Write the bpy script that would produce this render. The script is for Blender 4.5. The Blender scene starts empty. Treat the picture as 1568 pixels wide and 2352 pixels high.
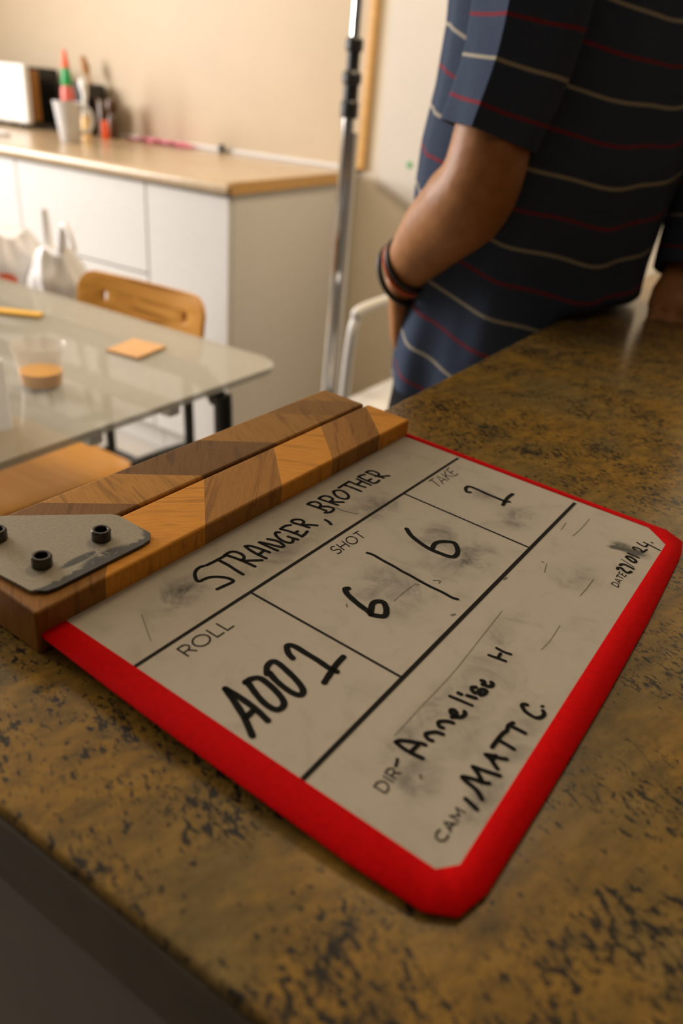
import bpy, bmesh, math, random
from mathutils import Vector, Matrix, noise

SC = bpy.context.scene
COL = SC.collection
random.seed(4)

# ---------------------------------------------------------------- camera, light, exposure
CAM_POS = Vector((0.0, 0.0, 1.12))
R_RIGHT = Vector((0.82983612, 0.55194913, 0.08200107))
R_DOWN = Vector((0.32659464, -0.36126611, -0.87339724))
R_FWD = Vector((-0.45244664, 0.75155769, -0.48005529))
cam_data = bpy.data.cameras.new('camera')
cam = bpy.data.objects.new('camera', cam_data)
COL.objects.link(cam)
M = Matrix.Identity(4)
for i in range(3):
    M[i][0], M[i][1], M[i][2], M[i][3] = R_RIGHT[i], -R_DOWN[i], -R_FWD[i], CAM_POS[i]
cam.matrix_world = M
cam_data.sensor_fit = 'VERTICAL'
cam_data.sensor_height = 36.0
cam_data.sensor_width = 24.0
cam_data.lens = 1725.83 * 36.0 / 2352.0
cam_data.clip_start = 0.01
cam_data.clip_end = 50
cam_data.dof.use_dof = True
cam_data.dof.focus_distance = 0.385
cam_data.dof.aperture_fstop = 6.0
SC.camera = cam

world = bpy.data.worlds.new('world')
SC.world = world
world.use_nodes = True
bg = world.node_tree.nodes['Background']
bg.inputs[0].default_value = (0.75, 0.85, 1.0, 1)
bg.inputs[1].default_value = 0.6

def area(name, loc, target, sx, sy, power, color):
    l = bpy.data.lights.new(name, 'AREA')
    l.shape = 'RECTANGLE'; l.size = sx; l.size_y = sy; l.energy = power; l.color = color
    o = bpy.data.objects.new(name, l); COL.objects.link(o)
    o.location = loc
    d = Vector(target) - Vector(loc)
    o.rotation_euler = d.to_track_quat('-Z', 'Y').to_euler()
    return o
# daylight through the window of the left wall
area('window_daylight', (-3.88, 0.42, 1.62), (0.0, 0.55, 1.15), 1.7, 1.15, 138.0, (1.0, 0.95, 0.92))
# the ceiling lamp over the dining corner
area('ceiling_lamp_light', (-0.62, 1.70, 2.5), (-0.62, 1.70, 0.0), 0.45, 0.45, 25.0, (1.0, 0.79, 0.52))

vs = SC.view_settings
vs.view_transform = 'Standard'
vs.look = 'None'
vs.exposure = 0.0
vs.gamma = 1.0
vs.use_curve_mapping = False
SC.cycles.max_bounces = 8
SC.cycles.transparent_max_bounces = 12
SC.cycles.caustics_reflective = False
SC.cycles.caustics_refractive = False
SC.cycles.use_denoising = True
SC.cycles.sample_clamp_indirect = 4.0

# ---------------------------------------------------------------- material helpers
class NT:
    def __init__(self, name):
        self.m = bpy.data.materials.new(name); self.m.use_nodes = True
        self.t = self.m.node_tree; self.n = self.t.nodes; self.l = self.t.links
        self.p = self.n['Principled BSDF']; self.out = self.n['Material Output']
    def node(self, typ, **kw):
        x = self.n.new(typ)
        for k, v in kw.items(): setattr(x, k, v)
        return x
    def put(self, sock, v):
        if isinstance(v, bpy.types.NodeSocket): self.l.new(v, sock)
        elif isinstance(v, (tuple, list)) and sock.type == 'RGBA' and len(v) == 3: sock.default_value = (*v, 1)
        else: sock.default_value = v
    def math(self, op, a, b=None, c=None, clamp=False):
        x = self.node('ShaderNodeMath', operation=op, use_clamp=clamp)
        self.put(x.inputs[0], a)
        if b is not None: self.put(x.inputs[1], b)
        if c is not None: self.put(x.inputs[2], c)
        return x.outputs[0]
    def vmath(self, op, a, b=None):
        x = self.node('ShaderNodeVectorMath', operation=op)
        self.put(x.inputs[0], a)
        if b is not None: self.put(x.inputs[1], b)
        return x.outputs['Value'] if op in ('LENGTH', 'DOT_PRODUCT') else x.outputs[0]
    def coord(self, kind='Object'):
        return self.node('ShaderNodeTexCoord').outputs[kind]
    def mapping(self, vec, scale=(1, 1, 1), rot=(0, 0, 0), loc=(0, 0, 0)):
        x = self.node('ShaderNodeMapping'); self.put(x.inputs[0], vec)
        x.inputs['Scale'].default_value = scale; x.inputs['Rotation'].default_value = rot; x.inputs['Location'].default_value = loc
        return x.outputs[0]
    def noise(self, vec, scale, detail=3, rough=0.55, dist=0.0):
        x = self.node('ShaderNodeTexNoise'); self.put(x.inputs['Vector'], vec)
        x.inputs['Scale'].default_value = scale; x.inputs['Detail'].default_value = detail
        x.inputs['Roughness'].default_value = rough; x.inputs['Distortion'].default_value = dist
        return x.outputs['Fac']
    def ramp(self, fac, stops, interp='LINEAR'):
        x = self.node('ShaderNodeValToRGB'); self.put(x.inputs[0], fac)
        r = x.color_ramp; r.interpolation = interp
        while len(r.elements) < len(stops): r.elements.new(0.5)
        for e, (p, c) in zip(r.elements, stops):
            e.position = p; e.color = (*c, 1) if len(c) == 3 else c
        return x.outputs[0]
    def mix(self, fac, a, b, mode='MIX'):
        x = self.node('ShaderNodeMix', data_type='RGBA', blend_type=mode)
        self.put(x.inputs[0], fac); self.put(x.inputs[6], a); self.put(x.inputs[7], b)
        return x.outputs[2]
    def smooth(self, v, a, b):
        x = self.node('ShaderNodeMapRange', interpolation_type='SMOOTHSTEP')
        self.put(x.inputs[0], v); x.inputs[1].default_value = a; x.inputs[2].default_value = b
        return x.outputs[0]
    def bump(self, h, strength=0.3, dist=0.001):
        x = self.node('ShaderNodeBump'); x.inputs['Strength'].default_value = strength; x.inputs['Distance'].default_value = dist
        self.put(x.inputs['Height'], h); self.l.new(x.outputs[0], self.p.inputs['Normal'])
    def base(self, col=None, rough=None, metal=None, spec=None):
        if col is not None: self.put(self.p.inputs['Base Color'], col)
        if rough is not None: self.put(self.p.inputs['Roughness'], rough)
        if metal is not None: self.put(self.p.inputs['Metallic'], metal)
        if spec is not None: self.put(self.p.inputs['Specular IOR Level'], spec)
        return self

def simple(name, col, rough=0.5, metal=0.0, spec=0.5, var=0.06, scale=40.0, bump=0.0):
    """procedural paint: a base colour with a faint mottling"""
    k = NT(name); v = k.coord()
    n = k.noise(v, scale, 3)
    lo = tuple(max(0, c * (1 - var)) for c in col); hi = tuple(min(1, c * (1 + var)) for c in col)
    k.base(k.ramp(n, [(0.3, lo), (0.7, hi)]), rough, metal, spec)
    if bump: k.bump(n, bump, 0.0008)
    return k.m

# ---------------------------------------------------------------- geometry helpers
WM = {}
class MB:
    def __init__(self): self.b = bmesh.new(); self.uv = None
    def box(self, x0, x1, y0, y1, z0, z1, bev=0.0, seg=2, m=None):
        self.flat = True
        r = bmesh.ops.create_cube(self.b, size=1.0)
        vs_ = r['verts']
        for v in vs_:
            v.co = Vector(((x0 + x1) / 2 + v.co.x * (x1 - x0), (y0 + y1) / 2 + v.co.y * (y1 - y0), (z0 + z1) / 2 + v.co.z * (z1 - z0)))
        if bev:
            es = list({e for v in vs_ for e in v.link_edges})
            rr = bmesh.ops.bevel(self.b, geom=es, offset=bev, segments=seg, affect='EDGES', profile=0.5)
            vs_ = list({v for f in rr['faces'] for v in f.verts} | {v for v in vs_ if v.is_valid})
        if m is not None:
            for v in vs_: v.co = m @ v.co
        return self
    def ring(self, pts): return [self.b.verts.new(p) for p in pts]
    def skin(self, rings, closed=True, caps=True):
        n = len(rings[0])
        for a, c in zip(rings[:-1], rings[1:]):
            for i in range(n if closed else n - 1):
                j = (i + 1) % n
                try: self.b.faces.new((a[i], a[j], c[j], c[i]))
                except ValueError: pass
        if caps and closed:
            try: self.b.faces.new(list(reversed(rings[0]))); self.b.faces.new(rings[-1])
            except ValueError: pass
        return self
    def tube(self, pts, r, n=12, caps=True, smooth=0):
        pts = [Vector(p) for p in pts]
        rs = list(r) if isinstance(r, (list, tuple)) else [r] * len(pts)
        if smooth: pts, rs = catmull(pts, rs, smooth)
        up = None; rings = []
        for i, p in enumerate(pts):
            d = (pts[min(i + 1, len(pts) - 1)] - pts[max(i - 1, 0)]).normalized()
            if up is None: up = Vector((0, 0, 1)) if abs(d.z) < 0.9 else Vector((1, 0, 0))
            s = d.cross(up).normalized(); up = s.cross(d).normalized()
            rings.append(self.ring([p + (s * math.cos(2 * math.pi * k / n) + up * math.sin(2 * math.pi * k / n)) * rs[i] for k in range(n)]))
        return self.skin(rings, True, caps)
    def lathe(self, prof, c=(0, 0, 0), n=32, axis=None, caps=True):
        c = Vector(c); rings = []
        q = Vector((0, 0, 1)).rotation_difference(Vector(axis).normalized()) if axis else None
        for rad, z in prof:
            ps = [Vector((rad * math.cos(2 * math.pi * k / n), rad * math.sin(2 * math.pi * k / n), z)) for k in range(n)]
            if q: ps = [q @ p for p in ps]
            rings.append(self.ring([c + p for p in ps]))
        return self.skin(rings, True, caps)
    def prism(self, poly, z0, z1, bev=0.0, seg=2, m=None):
        self.flat = True
        a = self.ring([(x, y, z0) for x, y in poly]); c = self.ring([(x, y, z1) for x, y in poly])
        n0 = len(self.b.faces)
        self.skin([a, c])
        if bev:
            es = [e for e in self.b.edges if (e.verts[0] in c and e.verts[1] in c) or (e.verts[0] in a and e.verts[1] in a)]
            rr = bmesh.ops.bevel(self.b, geom=es, offset=bev, segments=seg, affect='EDGES', profile=0.5)
        if m is not None:
            for v in self.b.verts: v.co = m @ v.co
        return self
    flat = False
    def build(self, name, mat, parent=None, smooth=True, angle=40, local=False, kind=None, label=None):
        bmesh.ops.remove_doubles(self.b, verts=self.b.verts, dist=1e-6)
        bmesh.ops.recalc_face_normals(self.b, faces=self.b.faces)
        me = bpy.data.meshes.new(name); self.b.to_mesh(me); self.b.free()
        if smooth:
            for f in me.polygons: f.use_smooth = True
            me.set_sharp_from_angle(angle=math.radians(angle))
        if mat is not None: me.materials.append(mat)
        o = link(name, me, parent, local, kind, label)
        if self.flat and smooth:
            w = o.modifiers.new('face_weighted', 'WEIGHTED_NORMAL'); w.keep_sharp = True
        return o

def link(name, me, parent=None, local=False, kind=None, label=None):
    o = bpy.data.objects.new(name, me); COL.objects.link(o)
    if parent is not None:
        o.parent = parent
        if not local: o.matrix_parent_inverse = WM.get(parent.name, Matrix.Identity(4)).inverted()
        else: WM[o.name] = WM.get(parent.name, Matrix.Identity(4))
    if kind: o['kind'] = kind
    if label: o['label'] = label
    return o

def catmull(pts, rs, k):
    P = [Vector(p) for p in pts]; out = []; ro = []
    for i in range(len(P) - 1):
        p0 = P[max(i - 1, 0)]; p1 = P[i]; p2 = P[i + 1]; p3 = P[min(i + 2, len(P) - 1)]
        for j in range(k):
            t = j / k
            out.append(0.5 * ((2 * p1) + (p2 - p0) * t + (2 * p0 - 5 * p1 + 4 * p2 - p3) * t * t + (3 * p1 - p0 - 3 * p2 + p3) * t ** 3))
            ro.append(rs[i] * (1 - t) + rs[i + 1] * t)
    out.append(P[-1]); ro.append(rs[-1])
    return out, ro

def thing(name, label, cat, loc=(0, 0, 0), group=None, rot=None):
    o = bpy.data.objects.new(name, None); COL.objects.link(o)
    m = Matrix.Translation(Vector(loc))
    if rot is not None: m = m @ rot.to_4x4()
    o.matrix_world = m; WM[o.name] = m
    o.empty_display_size = 0.05
    return tag(o, label, cat, group)
def tag(o, label, cat, group=None):
    o['label'] = label; o['category'] = cat
    if group: o['group'] = group
    return o

def rrect(x0, x1, y0, y1, r, n=6):
    pts = []
    for cx, cy, a in ((x1 - r, y1 - r, 0), (x0 + r, y1 - r, 90), (x0 + r, y0 + r, 180), (x1 - r, y0 + r, 270)):
        for i in range(n + 1):
            t = math.radians(a + 90 * i / n); pts.append((cx + r * math.cos(t), cy + r * math.sin(t)))
    return pts

# ---------------------------------------------------------------- materials
def m_counter():
    k = NT('mottled_granite_laminate'); v = k.coord()
    vv = k.mapping(v, (1.0, 1.0, 1.0), (0, 0, 0.35))
    big = k.noise(vv, 14, 4, 0.6)
    mid = k.noise(k.mapping(vv, (1.6, 0.7, 1)), 85, 4, 0.65)
    c1 = k.ramp(mid, [(0.25, (0.080, 0.052, 0.018)), (0.45, (0.185, 0.105, 0.022)), (0.62, (0.275, 0.150, 0.025)), (0.8, (0.235, 0.155, 0.058))])
    c1 = k.mix(k.smooth(big, 0.35, 0.7), c1, k.ramp(mid, [(0.3, (0.110, 0.077, 0.027)), (0.7, (0.215, 0.142, 0.046))]))
    sp = k.noise(k.mapping(vv, (0.8, 1.5, 1)), 275, 3, 0.62, 0.4)
    reg = k.noise(vv, 26, 3, 0.6)
    thr = k.math('ADD', sp, k.math('MULTIPLY', k.math('SUBTRACT', reg, 0.5), 0.5))
    m1 = k.smooth(thr, 0.565, 0.615)
    fine = k.noise(vv, 420, 2, 0.6)
    m2 = k.math('MULTIPLY', k.smooth(fine, 0.55, 0.64), k.smooth(reg, 0.38, 0.58))
    mm = k.math('MAXIMUM', m1, k.math('MULTIPLY', m2, 0.7))
    k.base(k.mix(k.math('MULTIPLY', mm, 0.93), c1, (0.012, 0.013, 0.013)), 0.34, 0, 0.28)
    k.p.inputs['Roughness'].default_value = 0.2
    k.bump(k.noise(vv, 300, 2), 0.06, 0.0004)
    return k.m

def m_wood(name, sgn, stops):
    """chevron block lamination: strips meet on 45 degree seams, the grain turns from block to block"""
    k = NT(name); v = k.coord()
    x = k.node('ShaderNodeSeparateXYZ'); k.l.new(v, x.inputs[0])
    s = k.math('ADD', x.outputs[1], k.math('MULTIPLY', k.math('ADD', x.outputs[0], 0.2275 if sgn > 0 else 0.2465), float(sgn)))
    u = k.math('DIVIDE', s, 0.34)
    block = k.ramp(u, [(p / 0.34, c) for p, c, g in stops], 'CONSTANT')
    turn = k.ramp(u, [(p / 0.34, (g, g, g)) for p, c, g in stops], 'CONSTANT')
    rot = k.node('ShaderNodeVectorRotate', rotation_type='Z_AXIS')
    k.l.new(v, rot.inputs['Vector']); k.l.new(k.math('MULTIPLY', turn, 3.1416), rot.inputs['Angle'])
    gv = k.vmath('ADD', rot.outputs[0], turn)
    g1 = k.noise(k.mapping(gv, (90, 900, 90)), 1.0, 4, 0.6)
    g2 = k.noise(k.mapping(gv, (14, 170, 40)), 1.0, 3, 0.6, 0.8)
    c = k.mix(k.smooth(g1, 0.35, 0.75), block, k.mix(1.0, block, (0.80, 0.76, 0.68), 'MULTIPLY'))
    c = k.mix(k.math('MULTIPLY', k.smooth(g2, 0.55, 0.66), 0.6), c, k.mix(1.0, block, (0.48, 0.43, 0.36), 'MULTIPLY'))
    k.base(c, 0.55, 0, 0.18)
    k.bump(g1, 0.12, 0.0006)
    return k.m

def m_slate():
    k = NT('smudged_whiteboard'); v = k.coord()
    base = (0.48, 0.425, 0.34)
    n1 = k.noise(v, 900, 2, 0.6); n2 = k.noise(v, 60, 4, 0.65, 0.6); n3 = k.noise(k.mapping(v, (1, 1, 1), (0, 0, 0.5)), 170, 3, 0.7, 1.2)
    tot = None
    for x, y, rx, ry, a, st in SMUDGES:
        q = k.vmath('SUBTRACT', v, (x / 1000, y / 1000, 0))
        q = k.mapping(q, (1000 / rx, 1000 / ry, 1), (0, 0, 0))
        if a:
            q = k.vmath('SUBTRACT', v, (x / 1000, y / 1000, 0))
            q = k.mapping(k.mapping(q, (1, 1, 1), (0, 0, math.radians(a))), (1000 / rx, 1000 / ry, 1))
        d = k.math('MULTIPLY', k.math('SUBTRACT', 1.0, k.smooth(k.vmath('LENGTH', q), 0.15, 1.0)), st)
        tot = d if tot is None else k.math('ADD', tot, d)
    f = k.math('MULTIPLY', tot, k.smooth(n2, 0.22, 0.72))
    f = k.math('MULTIPLY', f, k.math('MULTIPLY_ADD', n3, 0.8, 0.55), clamp=True)
    f = k.math('ADD', f, k.math('MULTIPLY', k.smooth(n2, 0.45, 0.8), 0.20), clamp=True)
    c = k.mix(f, base, (0.085, 0.082, 0.070))
    c = k.mix(k.math('MULTIPLY', k.smooth(n1, 0.66, 0.74), 0.10), c, (0.1, 0.09, 0.08))
    k.base(c, 0.55, 0, 0.15)
    return k.m

def m_shirt():
    k = NT('navy_striped_jersey')
    uv = k.node('ShaderNodeUVMap', uv_map='stripe').outputs[0]
    x = k.node('ShaderNodeSeparateXYZ'); k.l.new(uv, x.inputs[0])
    v = k.math('FRACT', k.math('MULTIPLY', k.math('SUBTRACT', x.outputs[1], 0.0105), 1.0 / 0.082))
    def line(c, w): return k.math('LESS_THAN', k.math('ABSOLUTE', k.math('SUBTRACT', v, c)), w)
    o = k.coord()
    weave = k.noise(o, 900, 2, 0.6); blot = k.noise(o, 25, 3)
    navy = k.ramp(weave, [(0.3, (0.034, 0.046, 0.078)), (0.7, (0.066, 0.087, 0.138))])
    navy = k.mix(k.math('MULTIPLY', blot, 0.35), navy, (0.030, 0.045, 0.078))
    c = k.mix(line(0.25, 0.022), navy, (0.36, 0.32, 0.25))
    c = k.mix(line(0.75, 0.022), c, (0.20, 0.030, 0.040))
    k.base(c, 0.9, 0, 0.1)
    k.bump(weave, 0.25, 0.0008)
    return k.m

def m_skin():
    k = NT('brown_skin'); o = k.coord()
    n = k.noise(o, 60, 4, 0.6)
    k.base(k.ramp(n, [(0.3, (0.33, 0.135, 0.042)), (0.7, (0.45, 0.195, 0.065))]), 0.5, 0, 0.35)
    k.p.inputs['Subsurface Weight'].default_value = 0.08
    k.p.inputs['Subsurface Radius'].default_value = (0.01, 0.004, 0.002)
    k.bump(k.noise(o, 500, 2), 0.12, 0.0005)
    return k.m

def m_ply(name, a, b):
    k = NT(name); o = k.coord()
    g = k.noise(k.mapping(o, (3, 60, 60)), 1.0, 4, 0.6, 0.5)
    k.base(k.ramp(g, [(0.25, a), (0.75, b)]), 0.32, 0, 0.4)
    return k.m

def m_glass(name, col, alpha, rough, trans=0.0):
    k = NT(name); n = k.noise(k.coord(), 30, 2)
    k.base(k.ramp(n, [(0.3, tuple(c * 0.96 for c in col)), (0.7, col)]), rough, 0, 0.5)
    k.p.inputs['Alpha'].default_value = alpha
    k.p.inputs['Transmission Weight'].default_value = trans
    return k.m

def m_worktop():
    k = NT('beige_worktop_laminate'); o = k.coord()
    n = k.noise(o, 18, 4, 0.6); s = k.noise(o, 9, 2, 0.5)
    c = k.ramp(n, [(0.3, (0.45, 0.325, 0.19)), (0.7, (0.53, 0.395, 0.24))])
    c = k.mix(k.math('MULTIPLY', k.smooth(s, 0.66, 0.72), 0.6), c, (0.40, 0.21, 0.06))
    k.base(c, 0.22, 0, 0.5)
    return k.m

def m_floor():
    k = NT('pale_floor_tiles'); o = k.coord()
    br = k.node('ShaderNodeTexBrick', offset=0.0)
    k.l.new(o, br.inputs['Vector']); br.inputs['Scale'].default_value = 1.0
    br.inputs['Brick Width'].default_value = 0.4; br.inputs['Row Height'].default_value = 0.4; br.inputs['Mortar Size'].default_value = 0.004
    n = k.noise(o, 7, 4)
    k.put(br.inputs['Color1'], k.ramp(n, [(0.3, (0.40, 0.36, 0.30)), (0.7, (0.48, 0.43, 0.36))]))
    k.put(br.inputs['Color2'], k.ramp(n, [(0.3, (0.42, 0.38, 0.32)), (0.7, (0.47, 0.43, 0.37))]))
    br.inputs['Mortar'].default_value = (0.28, 0.25, 0.2, 1)
    k.base(br.outputs[0], 0.35, 0, 0.4)
    return k.m

SMUDGES = [  # x, y, rx, ry (mm), angle, strength: marker wiped about on the board
    (-151, 186, 16, 26, 0, 0.75), (-172, 50, 13, 26, 0, 0.75), (-160, 106, 10, 30, 0, 0.45), (-86, 236, 15, 20, 0, 0.8),
    (-113, 250, 13, 18, 0, 0.45), (-86, 176, 20, 28, 0, 0.62), (-112, 182, 16, 24, 0, 0.55), (-113, 120, 13, 30, 0, 0.45),
    (-94, 122, 14, 24, 0, 0.4), (-36, 34, 12, 15, 0, 0.72), (-50, 52, 8, 32, 0, 0.5), (-14, 38, 8, 20, 0, 0.75),
    (-18, 74, 12, 30, 0, 0.5), (-24, 250, 14, 8, 0, 1.9), (-30, 247, 9, 3.0, -25, 3.0), (-38, 204, 14, 26, 0, 0.4), (-49, 131, 10, 34, 0, 0.4), (-40, 78, 20, 58, 0, 0.42), (-100, 150, 34, 70, 0, 0.22), (-165, 120, 18, 110, 0, 0.25)]

MAT = {}
MAT['counter'] = m_counter()
L1, D1, D2 = (0.71, 0.295, 0.030), (0.29, 0.125, 0.020), (0.38, 0.165, 0.026)
MAT['wood_a'] = m_wood('chevron_wood_near_bar', 1, [(0.0, D1, 0.2), (0.062, L1, 0.72), (0.1226, D2, 0.30), (0.1832, L1, 0.80), (0.2300, D2, 0.27), (0.2574, D1, 0.3), (0.2840, L1, 0.78)])
MAT['wood_b'] = m_wood('chevron_wood_far_bar', -1, [(0.0, (0.4, 0.19, 0.04), 0.2), (0.020, (0.22, 0.098, 0.020), 0.28), (0.062, (0.48, 0.225, 0.038), 0.1), (0.107, (0.19, 0.088, 0.022), 0.25), (0.171, (0.38, 0.18, 0.034), 0.15), (0.235, (0.29, 0.135, 0.028), 0.22), (0.270, (0.40, 0.19, 0.038), 0.12)])
MAT['slate'] = m_slate()
MAT['red_tape'] = simple('red_cloth_tape', (0.52, 0.0008, 0.0015), 0.8, 0, 0.06, 0.10, 400, 0.12)
MAT['ink'] = simple('black_marker', (0.007, 0.007, 0.006), 0.7, 0, 0.06, 0.2, 600)
MAT['print'] = simple('black_print', (0.014, 0.013, 0.011), 0.7, 0, 0.06)
MAT['faint'] = simple('grey_marker_traces', (0.13, 0.115, 0.085), 0.6, 0, 0.3)
MAT['shirt'] = m_shirt()
MAT['skin'] = m_skin()
MAT['trousers'] = simple('black_trousers', (0.012, 0.012, 0.014), 0.9, 0, 0.1)
MAT['hair'] = simple('black_hair', (0.012, 0.009, 0.007), 0.6)
MAT['shoe'] = simple('dark_shoe', (0.02, 0.02, 0.02), 0.6)
MAT['ply'] = m_ply('honey_plywood', (0.62, 0.27, 0.035), (0.76, 0.37, 0.065))
MAT['black_tube'] = simple('black_steel_tube', (0.02, 0.02, 0.018), 0.35, 0.0, 0.5)
MAT['white_paint'] = simple('white_lacquer', (0.70, 0.68, 0.65), 0.35, 0, 0.4, 0.02)
MAT['cab_side'] = MAT['white_paint']
MAT['dark_gap'] = simple('dark_gap', (0.02, 0.018, 0.015), 0.9)
MAT['worktop'] = m_worktop()
MAT['tan_board'] = simple('tan_splash_panel', (0.52, 0.415, 0.285), 0.5, 0, 0.3, 0.04, 3)
MAT['timber'] = m_ply('timber_trim', (0.50, 0.27, 0.07), (0.62, 0.36, 0.11))
MAT['wall'] = simple('cream_wall_paint', (0.68, 0.60, 0.48), 0.8, 0, 0.2, 0.03, 4)
MAT['wall_dark'] = simple('brown_wall_paint', (0.10, 0.08, 0.06), 0.9, 0, 0.2, 0.05, 4)  # unseen walls coloured dark to keep bounce off the person's back
MAT['floor'] = m_floor()
MAT['ceiling'] = simple('white_ceiling', (0.70, 0.66, 0.58), 0.9)
MAT['tabletop'] = m_glass('frosted_glass', (0.45, 0.44, 0.375), 0.64, 0.06)
MAT['tabletop'].node_tree.nodes['Principled BSDF'].inputs['IOR'].default_value = 1.8
MAT['rail'] = simple('pale_metal', (0.88, 0.88, 0.86), 0.4, 0.0)
MAT['chrome'] = simple('chrome', (0.72, 0.72, 0.72), 0.12, 1.0)
MAT['collar'] = simple('black_plastic', (0.015, 0.014, 0.012), 0.45)
MAT['cup'] = m_glass('clear_plastic', (0.90, 0.86, 0.80), 0.25, 0.10)
MAT['juice'] = m_glass('amber_drink', (1.0, 0.45, 0.004), 0.97, 0.2)
MAT['note'] = simple('tan_card', (0.70, 0.40, 0.17), 0.8)
MAT['white'] = simple('white_card', (0.80, 0.80, 0.78), 0.6)
def m_paper():
    k = NT('thin_white_paper'); n = k.noise(k.coord(), 60, 3)
    k.base(k.ramp(n, [(0.3, (0.80, 0.79, 0.77)), (0.7, (0.86, 0.85, 0.83))]), 0.8, 0, 0.2)
    tr = k.node('ShaderNodeBsdfTranslucent'); tr.inputs[0].default_value = (0.9, 0.88, 0.85, 1)
    mx = k.node('ShaderNodeMixShader'); mx.inputs[0].default_value = 0.55
    k.l.new(k.p.outputs[0], mx.inputs[1]); k.l.new(tr.outputs[0], mx.inputs[2]); k.l.new(mx.outputs[0], k.out.inputs[0])
    return k.m
MAT['paper'] = m_paper()
MAT['bag'] = m_glass('thin_white_plastic', (0.90, 0.87, 0.85), 0.90, 0.4)
MAT['bagprint'] = simple('orange_red_print', (0.80, 0.16, 0.07), 0.5)
MAT['mug'] = simple('pale_grey_glaze', (0.56, 0.55, 0.55), 0.25)
MAT['orange'] = simple('orange_red_plastic', (0.85, 0.10, 0.01), 0.4)
MAT['green'] = simple('green_plastic', (0.015, 0.32, 0.08), 0.35)
MAT['redbottle'] = simple('red_sauce_bottle', (0.62, 0.13, 0.10), 0.35, 0, 0.5, 0.25, 14)
MAT['black_gloss'] = simple('black_gloss', (0.012, 0.012, 0.010), 0.25)
MAT['brown'] = m_ply('brown_spoon_wood', (0.30, 0.13, 0.03), (0.42, 0.20, 0.06))
MAT['amber_jar'] = simple('dark_amber_jar', (0.075, 0.035, 0.010), 0.3)
MAT['pink'] = simple('pink_cloth', (0.85, 0.22, 0.34), 0.8)
MAT['cream'] = simple('cream_plastic', (0.78, 0.55, 0.27), 0.4)
MAT['panel'] = simple('off_white_panel', (0.62, 0.575, 0.51), 0.6, 0, 0.3, 0.03, 5)  # pale tone of the lit patch on the back wall
MAT['greendot'] = simple('green_sticker', (0.12, 0.38, 0.16), 0.6)
MAT['yellow'] = simple('yellow_plastic', (0.75, 0.42, 0.05), 0.5)
def m_plate():
    k = NT('worn_grey_hinge_paint'); v = k.coord()
    n = k.noise(v, 900, 2); w = k.noise(v, 120, 4, 0.7, 0.8)
    c = k.ramp(n, [(0.3, (0.26, 0.225, 0.155)), (0.7, (0.33, 0.285, 0.20))])
    x = k.node('ShaderNodeSeparateXYZ'); k.l.new(v, x.inputs[0])
    # bare dark steel shows along the front edge, the tip and one scrape across the plate
    edge = k.smooth(k.math('ADD', x.outputs[0], k.math('MULTIPLY', w, 0.008)), -0.1990, -0.1978)
    tip = k.smooth(k.math('ADD', k.math('ADD', x.outputs[1], k.math('MULTIPLY', x.outputs[0], 0.55)), k.math('MULTIPLY', w, 0.008)), -0.0505, -0.0475)
    q = k.mapping(k.vmath('SUBTRACT', v, (-0.2085, 0.0265, 0)), (1 / 0.0028, 1 / 0.0125, 1), (0, 0, 0.42))
    sc = k.math('MULTIPLY', k.math('SUBTRACT', 1.0, k.smooth(k.vmath('LENGTH', q), 0.55, 1.0)), k.smooth(w, 0.36, 0.46))
    q2 = k.mapping(k.vmath('SUBTRACT', v, (-0.2015, 0.036, 0)), (1 / 0.0060, 1 / 0.0165, 1), (0, 0, 0.05))
    sc2 = k.math('MULTIPLY', k.math('SUBTRACT', 1.0, k.smooth(k.vmath('LENGTH', q2), 0.6, 1.0)), k.smooth(w, 0.36, 0.46))
    f = k.math('MAXIMUM', k.math('MAXIMUM', edge, sc), k.math('MAXIMUM', sc2, tip))
    k.base(k.mix(f, c, (0.045, 0.042, 0.038)), k.math('MULTIPLY_ADD', f, -0.1, 0.5), 0.0, 0.4)
    k.bump(n, 0.1, 0.0004)
    return k.m
MAT['plate'] = m_plate()
MAT['bolt'] = simple('dark_steel', (0.075, 0.068, 0.058), 0.3, 0.85, 0.5, 0.15, 500)

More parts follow.
